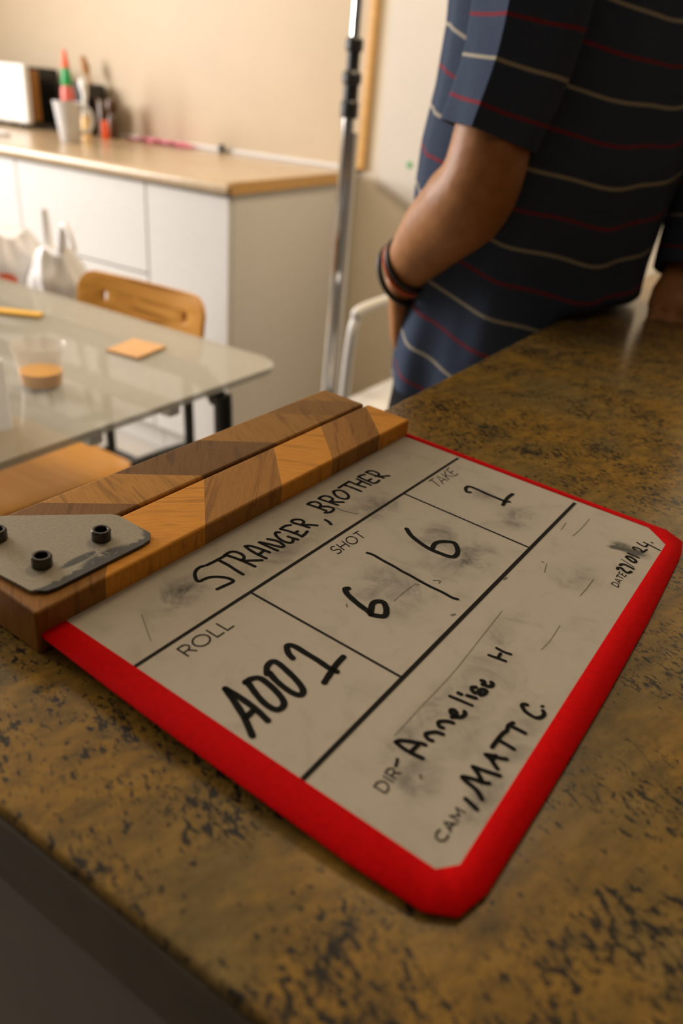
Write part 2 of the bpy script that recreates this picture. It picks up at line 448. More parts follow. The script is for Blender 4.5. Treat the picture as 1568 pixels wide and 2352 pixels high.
# handwriting and printing on the slate: (width mm, points in mm on the board)
STROKES = {
 'title': [
  (1.75,[(-179.6,74.3),(-180.1,72.1),(-179.4,69),(-177.3,66.2),(-173.9,63.9),(-172.2,64.3),(-171.9,67),(-171,69.9),(-168.8,72.5),(-165.8,74.6),(-162.9,75.4),(-161.2,75.1),(-161.2,72.6),(-161.8,68.9),(-162.3,65.3)]),
  (1.75,[(-179,75.7),(-178.6,80.9),(-178.4,86.8),(-178.3,88.7)]),
  (1.75,[(-177.3,83),(-171.2,83),(-166.1,82.5),(-161.7,82.3)]),
  (1.75,[(-178.3,88.7),(-174,89.8),(-168.3,90.7),(-162,91.2)]),
  (1.75,[(-178.7,87.8),(-179,91.1),(-177.9,93.5),(-175.1,94.6),(-171.9,94.2),(-170.2,92.3),(-170.3,90.4)]),
  (1.75,[(-168.6,91.6),(-163,97.7)]),
  (1.75,[(-177.1,101.2),(-172.5,100.3),(-167.3,100.1),(-162.7,100.4)]),
  (1.75,[(-177.1,101.2),(-175.8,103),(-172.2,104.4),(-168.2,105.2),(-164.9,105.7)]),
  (1.75,[(-167.3,100.1),(-167.9,104.9)]),
  (1.75,[(-174.4,109),(-169.1,109.2),(-163.1,109.8)]),
  (1.75,[(-174.4,109.2),(-171.6,110.6),(-168.1,111.9),(-164.5,113.2),(-163.4,114.3),(-163.8,115.6),(-167.3,116.6),(-170.7,115.9),(-173.4,114.4)]),
  (1.75,[(-173.3,123.8),(-174.4,122.8),(-173.9,121.2),(-171.4,119.6),(-167.7,118.7),(-164.6,119),(-162.9,120.1),(-162.8,121.6),(-163.8,123.3)]),
  (1.75,[(-167.5,123.9),(-165,124.4),(-162.2,125.2)]),
  (1.75,[(-175,126.7),(-171.3,128.1),(-166.3,129),(-162.6,129.2)]),
  (1.75,[(-175,126.7),(-175.2,130.9),(-173.8,133.8)]),
  (1.75,[(-167.3,128.6),(-167.2,131.5)]),
  (1.75,[(-162.5,129),(-162.8,131.8),(-163.6,135.2)]),
  (1.75,[(-173.2,136.9),(-169.3,138),(-165.3,138.9)]),
  (1.75,[(-173,136.7),(-175.2,136.7),(-176.1,138),(-175.6,140),(-173.9,141.8),(-171.8,142.1),(-170.3,140.7),(-170,138.4)]),
  (1.75,[(-168.5,139.2),(-167,141.2),(-163.5,143.7)]),
  (1.75,[(-163.8,151.6),(-161.8,151.5),(-158.9,150.2)]),
  (1.75,[(-181,158.2),(-175.5,159.3),(-169.5,160)]),
  (1.75,[(-181.2,158.4),(-181,161.6),(-179.3,163.8),(-176.5,163.9),(-174.7,162),(-174.6,159.7)]),
  (1.75,[(-174.1,161.7),(-171.8,164.2),(-168.9,165.3),(-167.3,164.2),(-166.8,160.6),(-168.6,157.8)]),
  (1.75,[(-180.4,168),(-174.5,169),(-168.5,170)]),
  (1.75,[(-180.6,168.3),(-180.6,172.2),(-178.3,174.2),(-175.2,174),(-174,172.3),(-174,170)]),
  (1.75,[(-172.6,170.9),(-168.3,175.3)]),
  (1.75,[(-178.2,179.8),(-179.6,181.3),(-179,184),(-176.5,185.7),(-172.5,184.9),(-169.8,182.7),(-169.1,180),(-170.8,178.2),(-173.7,177.6),(-177.1,178.9),(-178.6,180.4)]),
  (1.75,[(-180,187.1),(-180.3,193.6),(-180.3,198.5)]),
  (1.75,[(-179.7,192.7),(-174.2,193.4),(-168.5,193.6)]),
  (1.75,[(-180.4,198.6),(-175.2,198.6),(-169.5,199.7)]),
  (1.75,[(-179,204.8),(-173.7,204.6),(-168.7,204.6)]),
  (1.75,[(-174.7,198.7),(-175.2,203.5)]),
  (1.75,[(-180,207.6),(-174.9,207.6),(-168.9,207.6)]),
  (1.75,[(-180,207.6),(-179.9,210.5),(-178.9,213.3)]),
  (1.75,[(-173,208),(-172.8,211.6)]),
  (1.75,[(-168.9,207.6),(-167.9,209.8),(-168.4,213.6)]),
  (1.75,[(-180.1,216.5),(-173.8,217.1),(-168.2,218.3)]),
  (1.75,[(-180.1,216.5),(-179.5,219.8),(-177.1,221.5),(-173.8,221.1),(-172.3,218.8),(-173,216.4)]),
  (1.75,[(-171,217.4),(-169.7,220),(-167.4,223.5)]),
 ],
 'shot': [
  (2.7,[(-126.8,176.6),(-121.9,172.7),(-116.5,170.3),(-110.5,168.5),(-106.2,167.9),(-101.1,168.3),(-96.6,169),(-94.3,170.8),(-94.5,174.9),(-96.7,179.2),(-100.6,183),(-103.5,181.8),(-106.7,178.6),(-107.9,174.5),(-106.5,169.3)]),
  (1.7,[(-129.2,140.9),(-125.7,141.5),(-119.3,140.7),(-112.2,140.2),(-107,139.4),(-103.2,139.3),(-96.2,138.5),(-90,138.1),(-84.2,138.2),(-78.2,137.7),(-75.5,138.4)]),
  (3,[(-118.7,108.4),(-119.3,106.9),(-116.7,104.6),(-112.9,103.1),(-107.2,101.4),(-102.1,100.4),(-99.3,99.5),(-96.9,100.6),(-94.8,102.1),(-94.8,104.5),(-97.4,108.6),(-100.4,110.9),(-102.8,109.8),(-103.6,106.9),(-101.8,102.7),(-99.7,99.1)]),
 ],
 'take': [
  (2.3,[(-120.9,242.9),(-122.8,241.9),(-125.2,245.2),(-125.2,249.1),(-121,249.8),(-111.1,248.9),(-100.8,248.8),(-98.2,250.2)]),
  (2.3,[(-99.2,243.2),(-101,253.4),(-100.8,261.2)]),
 ],
 'roll': [
  (2.8,[(-116,20.6),(-109.2,18),(-101,14.4),(-92.6,9.5)]),
  (2.8,[(-116,20.6),(-108,20.8),(-100.1,20.2),(-93.2,18.8)]),
  (2.8,[(-100.2,15.1),(-100.4,18.2)]),
  (2.8,[(-112.5,28.3),(-112.2,31.3),(-110,33.9),(-104.7,33.6),(-98.4,32),(-94.2,29.7),(-93.4,26.5),(-95.5,24.7),(-100.5,24.9),(-106.3,26.7),(-111.1,28.6),(-112.7,28.6)]),
  (2.8,[(-109.4,37.7),(-112.1,40.9),(-112.6,44.5),(-110.3,45.6),(-104.1,44.4),(-97.8,42.6),(-93.2,40.3),(-92.1,37.7),(-94.6,36.3),(-99.6,36.4),(-104.7,37.3),(-109.1,38.9)]),
  (2.8,[(-107.7,52),(-110.9,53.2),(-114,56.3),(-112,58.3),(-105.4,58.2),(-98.9,58),(-93.5,57.5),(-89.4,57.8)]),
  (2.8,[(-89.4,49.3),(-90.8,55.5),(-92,61.4),(-92.5,67)]),
 ],
 'dir': [
  (1.9,[(-51.1,41.8),(-47.7,41.2),(-43.9,41.2),(-39.7,41.8)]),
  (1.9,[(-51.1,41.8),(-50.5,43.3),(-48.7,44.8),(-45.8,46.4),(-43.6,47.6),(-42.1,48)]),
  (1.9,[(-44.4,42.1),(-44.1,46)]),
  (1.9,[(-41.1,51.6),(-42.4,51.2),(-44,52),(-44.5,53.1),(-43.6,54.6),(-41.9,56.4),(-39.6,57.1)]),
  (1.9,[(-41.1,60),(-42.3,59.7),(-43.5,60.8),(-43.6,62),(-42.5,63.3),(-40.8,64.5),(-39.3,64.9)]),
  (2,[(-41,67.3),(-40.1,68.6),(-40.8,70.6),(-42.2,71.3),(-43.1,70.4),(-42.4,69.1),(-41,68.6),(-39.3,68.8),(-38.1,70.2),(-37.8,72.1),(-38.6,73.4)]),
  (2,[(-41.8,82.3),(-38.6,83.3)]),
  (2,[(-45.3,81.1),(-44.2,81.2)]),
  (2,[(-41.4,89.1),(-42.5,87.9),(-41.8,86.4),(-40.3,85.8),(-39.4,87),(-39.1,89.3),(-38,90.3),(-37,89.9),(-37,87.9),(-37.9,86.2)]),
  (2,[(-41.3,94.3),(-40.5,94.7),(-39.7,93.7),(-39.9,92.5),(-39,92.9),(-37.6,93.1),(-36.7,94.3),(-36.9,95.8),(-37.7,96.2)]),
  (1.6,[(-47.1,77.1),(-43.6,77.7),(-40.7,78.1),(-37.9,78.5)]),
  (1.6,[(-46,111.4),(-42.6,112.1),(-38.8,112.9)]),
  (1.6,[(-45.4,118.2),(-42.2,118),(-39,118.7)]),
  (1.6,[(-42.3,113.2),(-42.5,115.9)]),
  (1.2,[(-46.5,35.4),(-45.8,33.9),(-45.3,32.2)]),
 ],
 'cam': [
  (1.9,[(-14.8,39.8),(-17.3,41.7),(-20.1,42.6),(-22.7,43),(-24.4,43.8),(-23.1,44.8),(-20.2,45.9),(-17.6,46.6),(-15.8,47.7)]),
  (1.9,[(-18,46.7),(-20.2,48.6),(-22.1,49.8),(-23.6,50.6),(-21.2,51.3),(-18.4,52.1),(-15.6,53),(-14.3,53.4)]),
  (1.9,[(-19.2,36.1),(-17.2,35.6),(-14.4,34.8)]),
  (1.9,[(-22.5,59),(-19.9,58.1),(-17.2,56.3),(-16.3,55.8)]),
  (1.9,[(-22.5,59),(-20.1,60.3),(-17.7,61),(-15.6,62.2)]),
  (1.9,[(-19.4,58.1),(-19.4,61)]),
  (1.9,[(-22.2,63.9),(-22.2,68.3),(-22,72.8),(-21.4,75.6),(-22,78.3),(-21.2,81)]),
  (1.9,[(-21.6,68.8),(-18.6,68.8),(-15.5,68.6)]),
  (1.9,[(-20.8,78.8),(-18.3,79),(-15.4,79.1)]),
  (1.9,[(-20.9,94.2),(-22.1,93.6),(-22.2,92.2),(-20.1,90.3),(-17.5,89.7),(-15.1,89.9),(-13.6,91.8),(-13.5,94.2),(-14.5,95.5)]),
  (1.3,[(-15.9,97.3),(-15.5,98)]),
 ],
 'date': [
  (1.7,[(-23.7,224.5),(-23.9,226.3),(-22.5,227.2),(-21.1,226.1),(-19.5,225.1),(-18.1,225.4),(-17.3,227.8)]),
  (1.7,[(-23.8,229.5),(-23.5,231.3),(-22.1,232.2),(-19.8,231.9),(-17.2,231.4)]),
  (1.7,[(-23.6,241.8),(-22.5,242.6),(-20.2,242),(-18.6,240.9),(-18.3,239.1),(-19.6,238.3),(-21.8,239.3),(-23.7,240.6),(-23.6,241.8)]),
  (1.2,[(-24.2,245.5),(-21.6,245.4),(-18.1,245.3)]),
  (1.2,[(-22.2,252.8),(-23.7,253.2),(-23.4,255.2),(-21.3,255.7),(-19.5,254.9),(-18.3,253),(-17.1,257.9)]),
  (1.2,[(-23.6,261.5),(-21,260.4),(-18.8,260.4),(-18.3,263.2)]),
  (1.2,[(-20.7,264.8),(-16.8,264.2),(-11.1,262.8)]),
  (1.2,[(-17.2,268.3),(-16.7,268.2)]),
  (0.55,[(-25.2,236.4),(-22.1,235.3),(-19.9,234.2),(-17.4,233.3)]),
 ],
 'marks0': [
  (0.45,[(-54.4,240.3),(-53.7,251.7),(-53.9,267.5)]),
 ],
 'marks1': [
  (0.45,[(-62,241.8),(-62.8,251.9)]),
 ],
 'marks2': [
  (0.45,[(-30.7,185.6),(-30.4,194),(-30.5,205)]),
 ],
 'marks3': [
  (0.45,[(-52.4,192.1),(-54.7,201)]),
 ],
 'marks4': [
  (0.35,[(-97.3,115.7),(-97.5,124),(-96.9,135.4)]),
 ],
 'marks5': [
  (0.35,[(-53.2,44.1),(-53.1,61.9),(-52.7,90.5),(-53.9,117.9),(-55.2,145)]),
 ],
 'marks6': [
  (0.35,[(-29.7,131.6),(-29.1,140.1),(-29.7,154.4)]),
 ],
 'marks7': [
  (0.35,[(-172.7,29.7),(-157.3,20.7)]),
 ],
 'marks8': [
  (0.7,[(-168.2,167),(-163.1,167.2),(-158.8,168.5),(-155.1,170.1)]),
 ],
 'marks9': [
  (1.2,[(-71.7,125.2),(-70.9,126.9)]),
 ],
 'marks10': [
  (1.2,[(-36.4,34.6),(-35.7,33.7)]),
 ],
 'marks11': [
  (1.2,[(-65.6,170.6),(-65.3,173)]),
 ],
 'marks12': [
  (0.8,[(-112.3,97.7),(-110.9,96.3)]),
 ],
 'marks13': [
  (0.8,[(-91.8,143.9),(-89.2,146),(-88.6,144)]),
 ],
 'marks14': [
  (0.8,[(-95.8,134.9),(-95.4,135.4)]),
 ],
 'marks15': [
  (0.8,[(-57.4,201.1),(-56.4,201)]),
 ],
 'grid': [
  (1.75,[(-150.4,4),(-148.9,281.1)]),
  (2.1,[(-66.9,3.9),(-67.6,280.8)]),
  (1.25,[(-149.1,74.1),(-67.5,73.2)]),
  (1.25,[(-148.7,210.6),(-68.6,209.4)]),
 ],
 'print_roll': [
  (0.62,[(-139.3,24.34),(-145.9,24.34),(-145.88,26.7),(-145.88,26.7),(-145.74,27.54),(-145.35,28.25),(-144.76,28.73),(-144.08,28.89),(-143.4,28.73),(-142.83,28.25),(-142.45,27.54),(-142.32,26.7),(-142.33,24.34)]),
  (0.62,[(-142.31,26.88),(-139.26,29.15)]),
  (0.62,[(-145.82,34.76),(-145.72,33.74),(-145.39,32.79),(-144.87,31.97),(-144.2,31.35),(-143.4,30.95),(-142.55,30.82),(-141.69,30.95),(-140.9,31.35),(-140.21,31.97),(-139.68,32.79),(-139.34,33.74),(-139.22,34.76),(-139.33,35.78),(-139.65,36.73),(-140.17,37.55),(-140.85,38.17),(-141.64,38.57),(-142.49,38.7),(-143.35,38.57),(-144.15,38.17),(-144.83,37.55),(-145.36,36.73),(-145.7,35.78),(-145.82,34.76)]),
  (0.62,[(-145.78,40.89),(-139.18,40.89),(-139.15,45.01)]),
  (0.62,[(-145.73,47.02),(-139.13,47.02),(-139.1,51.14)]),
 ],
 'print_shot': [
  (0.55,[(-144.72,133.75),(-145.23,133.35),(-145.53,132.71),(-145.57,131.95),(-145.34,131.18),(-144.87,130.55),(-144.26,130.17),(-143.61,130.09),(-143.02,130.34),(-142.61,130.87),(-142.44,131.59),(-142.26,132.37),(-141.85,132.94),(-141.26,133.22),(-140.6,133.16),(-139.99,132.75),(-139.53,132.08),(-139.3,131.26),(-139.34,130.43),(-139.64,129.74),(-140.15,129.3)]),
  (0.55,[(-139.12,134.46),(-145.42,135.96)]),
  (0.55,[(-138.9,139.18),(-145.2,140.68)]),
  (0.55,[(-142.39,135.24),(-142.17,139.96)]),
  (0.55,[(-144.96,145.85),(-144.89,144.97),(-144.61,144.09),(-144.14,143.28),(-143.51,142.6),(-142.77,142.09),(-141.96,141.78),(-141.14,141.7),(-140.36,141.85),(-139.69,142.22),(-139.15,142.79),(-138.8,143.52),(-138.66,144.35),(-138.72,145.24),(-139,146.11),(-139.47,146.92),(-140.1,147.6),(-140.84,148.12),(-141.65,148.42),(-142.47,148.51),(-143.25,148.35),(-143.92,147.98),(-144.46,147.41),(-144.81,146.69),(-144.96,145.85)]),
  (0.55,[(-144.73,150.58),(-144.51,155.45)]),
  (0.55,[(-144.62,153.02),(-138.32,151.52)]),
 ],
 'print_take': [
  (0.55,[(-146.2,235.98),(-146.18,241.8)]),
  (0.55,[(-146.19,238.89),(-138.09,235.39)]),
  (0.55,[(-138.07,239.71),(-146.16,246.47),(-138.05,246.24)]),
  (0.55,[(-140.66,241.98),(-140.65,246.21)]),
  (0.55,[(-138.04,248.18),(-146.14,251.68)]),
  (0.55,[(-146.12,256.62),(-141.28,249.76)]),
  (0.55,[(-142.73,251.97),(-138.02,253.3)]),
  (0.55,[(-146.1,263.15),(-146.12,258.91),(-138.02,255.41),(-138,259.74)]),
  (0.55,[(-142.23,257.23),(-142.22,260.94)]),
 ],
 'print_dir': [
  (0.55,[(-41.91,19.89),(-46.41,19.79),(-46.45,21.26),(-46.45,21.26),(-46.39,21.89),(-46.18,22.49),(-45.84,23),(-45.38,23.4),(-44.85,23.66),(-44.26,23.75),(-43.68,23.68),(-43.13,23.45),(-42.66,23.07),(-42.28,22.57),(-42.04,21.99),(-41.95,21.36),(-41.91,19.89)]),
  (0.55,[(-42.06,25.7),(-46.56,25.6)]),
  (0.55,[(-42.11,27.41),(-46.61,27.31),(-46.65,28.96),(-46.65,28.96),(-46.57,29.55),(-46.32,30.05),(-45.94,30.39),(-45.48,30.52),(-45.01,30.42),(-44.61,30.09),(-44.33,29.6),(-44.22,29.02),(-44.18,27.37)]),
  (0.55,[(-44.23,29.14),(-42.2,30.78)]),
 ],
 'print_cam': [
  (0.62,[(-20.07,19.57),(-20.33,19.06),(-20.49,18.47),(-20.53,17.87),(-20.46,17.27),(-20.29,16.73),(-20.01,16.26),(-19.65,15.91),(-19.24,15.7),(-18.79,15.64),(-18.34,15.73),(-17.92,15.96),(-17.54,16.33),(-17.24,16.81),(-17.04,17.37),(-16.94,17.97),(-16.95,18.57),(-17.08,19.15),(-17.31,19.65)]),
  (0.62,[(-16.86,20.93),(-20.41,22.96),(-16.75,25.19)]),
  (0.62,[(-17.99,21.65),(-17.92,24.41)]),
  (0.62,[(-16.72,26.46),(-20.32,26.36),(-17.75,28.62),(-20.21,30.74),(-16.61,30.84)]),
 ],
 'print_date': [
  (0.45,[(-18.2,207.29),(-21.8,207.99),(-21.82,209.17),(-21.82,209.17),(-21.76,209.67),(-21.59,210.1),(-21.31,210.46),(-20.94,210.7),(-20.51,210.81),(-20.04,210.78),(-19.58,210.63),(-19.14,210.35),(-18.76,209.96),(-18.47,209.5),(-18.29,208.99),(-18.22,208.47),(-18.2,207.29)]),
  (0.45,[(-18.26,211.51),(-21.88,214.03),(-18.3,215.14)]),
  (0.45,[(-19.42,212.37),(-19.45,214.73)]),
  (0.45,[(-21.91,216.63),(-21.95,219.87)]),
  (0.45,[(-21.93,218.25),(-18.33,217.55)]),
  (0.45,[(-22,223.3),(-21.97,220.95),(-18.37,220.25),(-18.4,222.65)]),
  (0.45,[(-20.24,220.61),(-20.27,222.67)]),
 ],
}

# ---------------------------------------------------------------- the room
def structure(name, mat, boxes, label=None):
    m = MB()
    for b in boxes: m.box(*b)
    o = m.build(name, mat, None, smooth=False)
    o['kind'] = 'structure'
    return o
X0, X1, Y0, Y1, ZC = -3.9, 1.9, -1.6, 2.5, 2.6
structure('floor', MAT['floor'], [(X0 - .1, X1 + .1, Y0 - .1, Y1 + .1, -.1, 0)])
structure('ceiling', MAT['ceiling'], [(X0 - .1, X1 + .1, Y0 - .1, Y1 + .1, ZC, ZC + .1)])
structure('wall_back', MAT['wall'], [(X0 - .1, X1 + .1, Y1, Y1 + .1, 0, ZC)])
structure('wall_right', MAT['wall_dark'], [(X1, X1 + .1, Y0, Y1, 0, ZC)])
structure('wall_front', MAT['wall_dark'], [(X0 - .1, X1 + .1, Y0 - .1, Y0, 0, ZC)])
WY0, WY1, WZ0, WZ1 = -0.48, 1.32, 1.0, 2.24
structure('wall_left', MAT['wall'], [(X0 - .1, X0, Y0, WY0, 0, ZC), (X0 - .1, X0, WY1, Y1, 0, ZC), (X0 - .1, X0, WY0, WY1, 0, WZ0), (X0 - .1, X0, WY0, WY1, WZ1, ZC)])
wf = MB()
wf.box(X0 - .1, X0 - .04, WY0, WY0 + .05, WZ0, WZ1).box(X0 - .1, X0 - .04, WY1 - .05, WY1, WZ0, WZ1)
wf.box(X0 - .1, X0 - .04, WY0, WY1, WZ0, WZ0 + .05).box(X0 - .1, X0 - .04, WY0, WY1, WZ1 - .05, WZ1).box(X0 - .09, X0 - .05, .40, .44, WZ0, WZ1)
w1 = wf.build('window_1', MAT['white_paint'], None, smooth=False); w1['kind'] = 'structure'
MB().box(X0 - .075, X0 - .069, WY0 + .05, WY1 - .05, WZ0 + .05, WZ1 - .05).build('pane', m_glass('window_glass', (0.95, 0.97, 1.0), 0.1, 0.02), w1, smooth=False)
bb = MB().box(-1.455, X1, Y1 - .012, Y1, 0, .075, .003).build('baseboard_back', MAT['wall'], None); bb['kind'] = 'structure'

# splash panel above the worktop, with its timber end strip
sp = MB().box(X0, -1.568, Y1 - .014, Y1 - .001, .912, 2.2).build('splash_panel', MAT['tan_board'], None, smooth=False)
tag(sp, 'tan splash panel on the back wall above the beige worktop', 'wall panel')
MB().box(-1.568, -1.537, Y1 - .022, Y1 - .001, .905, 2.2, .004).build('edge_strip', MAT['timber'], sp, label='orange timber end strip')
st = MB().box(-3.88, -1.575, Y1 - .026, Y1 - .014, .90, .914, .002).build('trim_1', MAT['white_paint'], None); st['kind'] = 'structure'

# pale plate standing in for a patch of light on the wall, slanted lower edge
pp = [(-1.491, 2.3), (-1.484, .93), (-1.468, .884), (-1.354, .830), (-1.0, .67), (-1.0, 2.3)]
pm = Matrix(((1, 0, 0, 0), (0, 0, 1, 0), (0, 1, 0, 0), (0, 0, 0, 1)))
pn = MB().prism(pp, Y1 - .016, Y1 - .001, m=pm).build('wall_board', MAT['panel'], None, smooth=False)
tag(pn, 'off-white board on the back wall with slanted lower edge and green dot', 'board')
MB().lathe([(.011, 0), (.011, .002), (.004, .003)], (-1.355, Y1 - .016, .943), 24, (0, -1, 0)).build('sticker', MAT['greendot'], pn, label='small round green sticker')

# ---------------------------------------------------------------- cabinet run and worktop
CY = 1.674
def cabinet(x0, x1, label, drawer):
    t = thing('base_cabinet', label, 'cabinet', ((x0 + x1) / 2, CY + .4, 0), 'white base cabinets under the beige worktop')
    xb = x1 - (.115 if x1 > -1.5 else 0)
    MB().prism([(x0 + .0005, CY + .022), (x1 - .0005, CY + .022), (xb, Y1 - .03), (x0 + .0005, Y1 - .03)], .098, .864).build('body', MAT['white_paint'], t, smooth=False)
    MB().box(x0 + .002, x1 - .002, CY + .04, CY + .06, .001, .085).build('plinth', MAT['white_paint'], t, smooth=False)
    MB().box(x0 + .002, x1 - .002, CY + .045, CY + .2, .086, .0975).build('recess', MAT['dark_gap'], t, smooth=False)
    if drawer:
        MB().box(x0 + .003, x1 - .003, CY, CY + .02, .603, .858, .002).build('drawer', MAT['white_paint'], t)
        MB().box(x0 + .003, x1 - .003, CY, CY + .02, .10, .597, .002).build('door', MAT['white_paint'], t)
    else:
        MB().box(x0 + .003, x1 - .0, CY, CY + .02, .10, .858, .002).build('door', MAT['white_paint'], t)
    return t
cabinet(-1.776, -1.457, 'narrow white cabinet at the right end of the worktop', False)
cabinet(-2.376, -1.776, 'white cabinet with a drawer, second from the right end', True)
cabinet(-2.976, -2.376, 'white cabinet behind the plastic bags at left', True)
wt = MB().prism([(X0 + .005, CY - .020), (-1.447, CY - .020), (-1.560, Y1 - .028), (X0 + .005, Y1 - .028)], .866, .90, .0155, 5).build('worktop', MAT['worktop'], None)
tag(wt, 'long beige laminate worktop on the white cabinets by the back wall', 'worktop')

MB().prism([(-1.4455, CY - .004), (-1.4443, CY - .004), (-1.5583, Y1 - .03), (-1.5596, Y1 - .03)], .8675, .8985).build('end_edge', MAT['timber'], wt, smooth=False, label='brown end edge')

# things on the worktop
WZ = .9005
mo = thing('microwave_oven', 'white microwave oven with dark side at the left end of the worktop', 'microwave', (-3.3, 2.35, WZ))
MB().box(-3.55, -3.085, 2.27, 2.44, WZ + .018, WZ + .232, .012, 3).build('housing', MAT['black_gloss'], mo, label='dark side and top')  # black colour holds the shade of the side turned from the window
MB().box(-3.56, -3.05, 2.235, 2.268, WZ + .018, WZ + .238, .012, 3).build('front', MAT['white'], mo, label='white front')
MB().box(-3.082, -3.075, 2.285, 2.325, WZ + .03, WZ + .22, .002).build('vent_strip', MAT['brown'], mo, label='brown vertical strip')  # brown strip put in for a reflection on the side edge
for x in (-3.5, -3.12):
    for y in (2.26, 2.42):
        MB().lathe([(.012, 0), (.012, .0185)], (x, y, WZ), 16).build('foot', MAT['black_gloss'], mo)
kb = MB().box(-3.02, -2.815, 2.36, 2.46, WZ, WZ + .19, .012, 3).build('black_canister', MAT['black_gloss'], None)
tag(kb, 'black box-shaped canister behind the sauce bottle on the worktop', 'canister')

sb = thing('sauce_bottle', 'red squeeze sauce bottle with green collar and orange tip behind the mug', 'bottle', (-2.742, 2.2, WZ))
MB().lathe([(.005, 0), (.022, .0), (.0255, .006), (.026, .13), (.024, .165), (.018, .181)], (-2.742, 2.2, WZ), 28).build('body', MAT['redbottle'], sb)
MB().lathe([(.020, 0), (.021, .004), (.0185, .030), (.015, .058), (.012, .062)], (-2.742, 2.2, WZ + .177), 28).build('collar', MAT['green'], sb, label='green collar')
MB().lathe([(.0150, 0), (.013, .014), (.009, .038), (.005, .058), (.002, .062)], (-2.742, 2.2, WZ + .238), 20).build('nozzle', MAT['orange'], sb, label='orange pointed tip')

ut = thing('utensil_jar', 'dark jar holding a brown wooden spoon beside the black canister', 'jar', (-2.775, 2.40, WZ))
MB().lathe([(.005, 0), (.026, 0), (.028, .01), (.028, .13), (.025, .135), (.024, .02)], (-2.772, 2.40, WZ), 24).build('jar', MAT['amber_jar'], ut)
spn = MB().tube([(-2.772, 2.40, WZ + .03), (-2.82, 2.405, WZ + .14), (-2.868, 2.41, WZ + .22)], [.006, .006, .007], 10)
spn.tube([(-2.868, 2.41, WZ + .22), (-2.882, 2.412, WZ + .25), (-2.895, 2.413, WZ + .285)], [.008, .018, .009], 12, smooth=4)
sp2 = spn.build('wooden_spoon', MAT['brown'], None)
tag(sp2, 'brown wooden spoon standing in the dark jar by the back wall', 'spoon')

mg = thing('mug', 'tall pale grey tapered mug near the front of the worktop', 'mug', (-2.498, 2.0, WZ))
MB().lathe([(.005, 0), (.030, 0), (.033, .004), (.041, .06), (.050, .125), (.0515, .132), (.049, .132), (.044, .100), (.033, .02), (.005, .012)], (-2.498, 2.0, WZ), 40).build('body', MAT['mug'], mg)
MB().tube([(-2.462, 2.02, WZ + .112), (-2.430, 2.035, WZ + .112), (-2.418, 2.04, WZ + .080), (-2.430, 2.034, WZ + .045), (-2.464, 2.018, WZ + .035)], .007, 12, smooth=6).build('handle', MAT['mug'], mg)

so = thing('soap_bottle', 'cream dispenser bottle with a white pump beside the grey mug', 'bottle', (-2.60, 2.16, WZ))
MB().lathe([(.005, 0), (.015, 0), (.017, .005), (.017, .070), (.014, .085), (.009, .09)], (-2.60, 2.16, WZ), 24).build('body', MAT['cream'], so)
pb = MB().lathe([(.020, 0), (.022, .006), (.018, .016), (.008, .022), (.007, .05)], (-2.60, 2.16, WZ + .085), 20)
pb.tube([(-2.60, 2.16, WZ + .13), (-2.60, 2.165, WZ + .155), (-2.606, 2.165, WZ + .185), (-2.612, 2.165, WZ + .205)], [.008, .011, .017, .011], 14, smooth=4)
pb.build('pump', MAT['white'], so, label='white pump')

dj = thing('pepper_mill', 'dark brown two-part mill by the back wall right of the pump bottle', 'mill', (-2.70, 2.38, WZ))
MB().lathe([(.005, 0), (.024, 0), (.025, .01), (.023, .07), (.016, .082), (.014, .092)], (-2.70, 2.38, WZ), 24).build('body', MAT['amber_jar'], dj)
MB().lathe([(.013, 0), (.023, .008), (.025, .03), (.019, .048), (.006, .054)], (-2.70, 2.38, WZ + .092), 24).build('cap', MAT['amber_jar'], dj)
oj = MB().lathe([(.005, 0), (.014, 0), (.015, .005), (.015, .058), (.012, .066), (.005, .067)], (-2.655, 2.30, WZ), 20).build('spice_jar', MAT['orange'], None)
tag(oj, 'small orange spice jar between the pump bottle and the mill', 'jar')
pk = MB()
NX, NY = 16, 6
g = [[pk.b.verts.new((-2.66 + .36 * i / NX, 2.395 + .065 * j / NY, WZ + .004 + .013 * abs(math.sin(i * .9 + j)) * (1 - abs(2 * i / NX - 1) ** 4))) for j in range(NY + 1)] for i in range(NX + 1)]
h = [[pk.b.verts.new((-2.66 + .36 * i / NX, 2.395 + .065 * j / NY, WZ + .001)) for j in range(NY + 1)] for i in range(NX + 1)]
for i in range(NX):
    for j in range(NY):
        pk.b.faces.new((g[i][j], g[i + 1][j], g[i + 1][j + 1], g[i][j + 1])); pk.b.faces.new((h[i][j], h[i][j + 1], h[i + 1][j + 1], h[i + 1][j]))
pc = pk.build('cloth', MAT['pink'], None)
tag(pc, 'crumpled pink cloth lying along the back of the worktop', 'cloth')
mt = MB().prism(rrect(-3.0, -2.70, 1.83, 1.905, .02), WZ, WZ + .012, .003).build('metal_tray', MAT['chrome'], None)
tag(mt, 'small flat metal tray at the left front of the worktop', 'tray')

pg = MB().lathe([(.004, 0), (.012, .001), (.013, .02), (.009, .026), (.003, .028)], (-2.175, Y1 - .045, WZ), 16).build('bottle_cap', MAT['collar'], None)
tag(pg, 'small dark cap standing by the back trim of the worktop', 'cap')

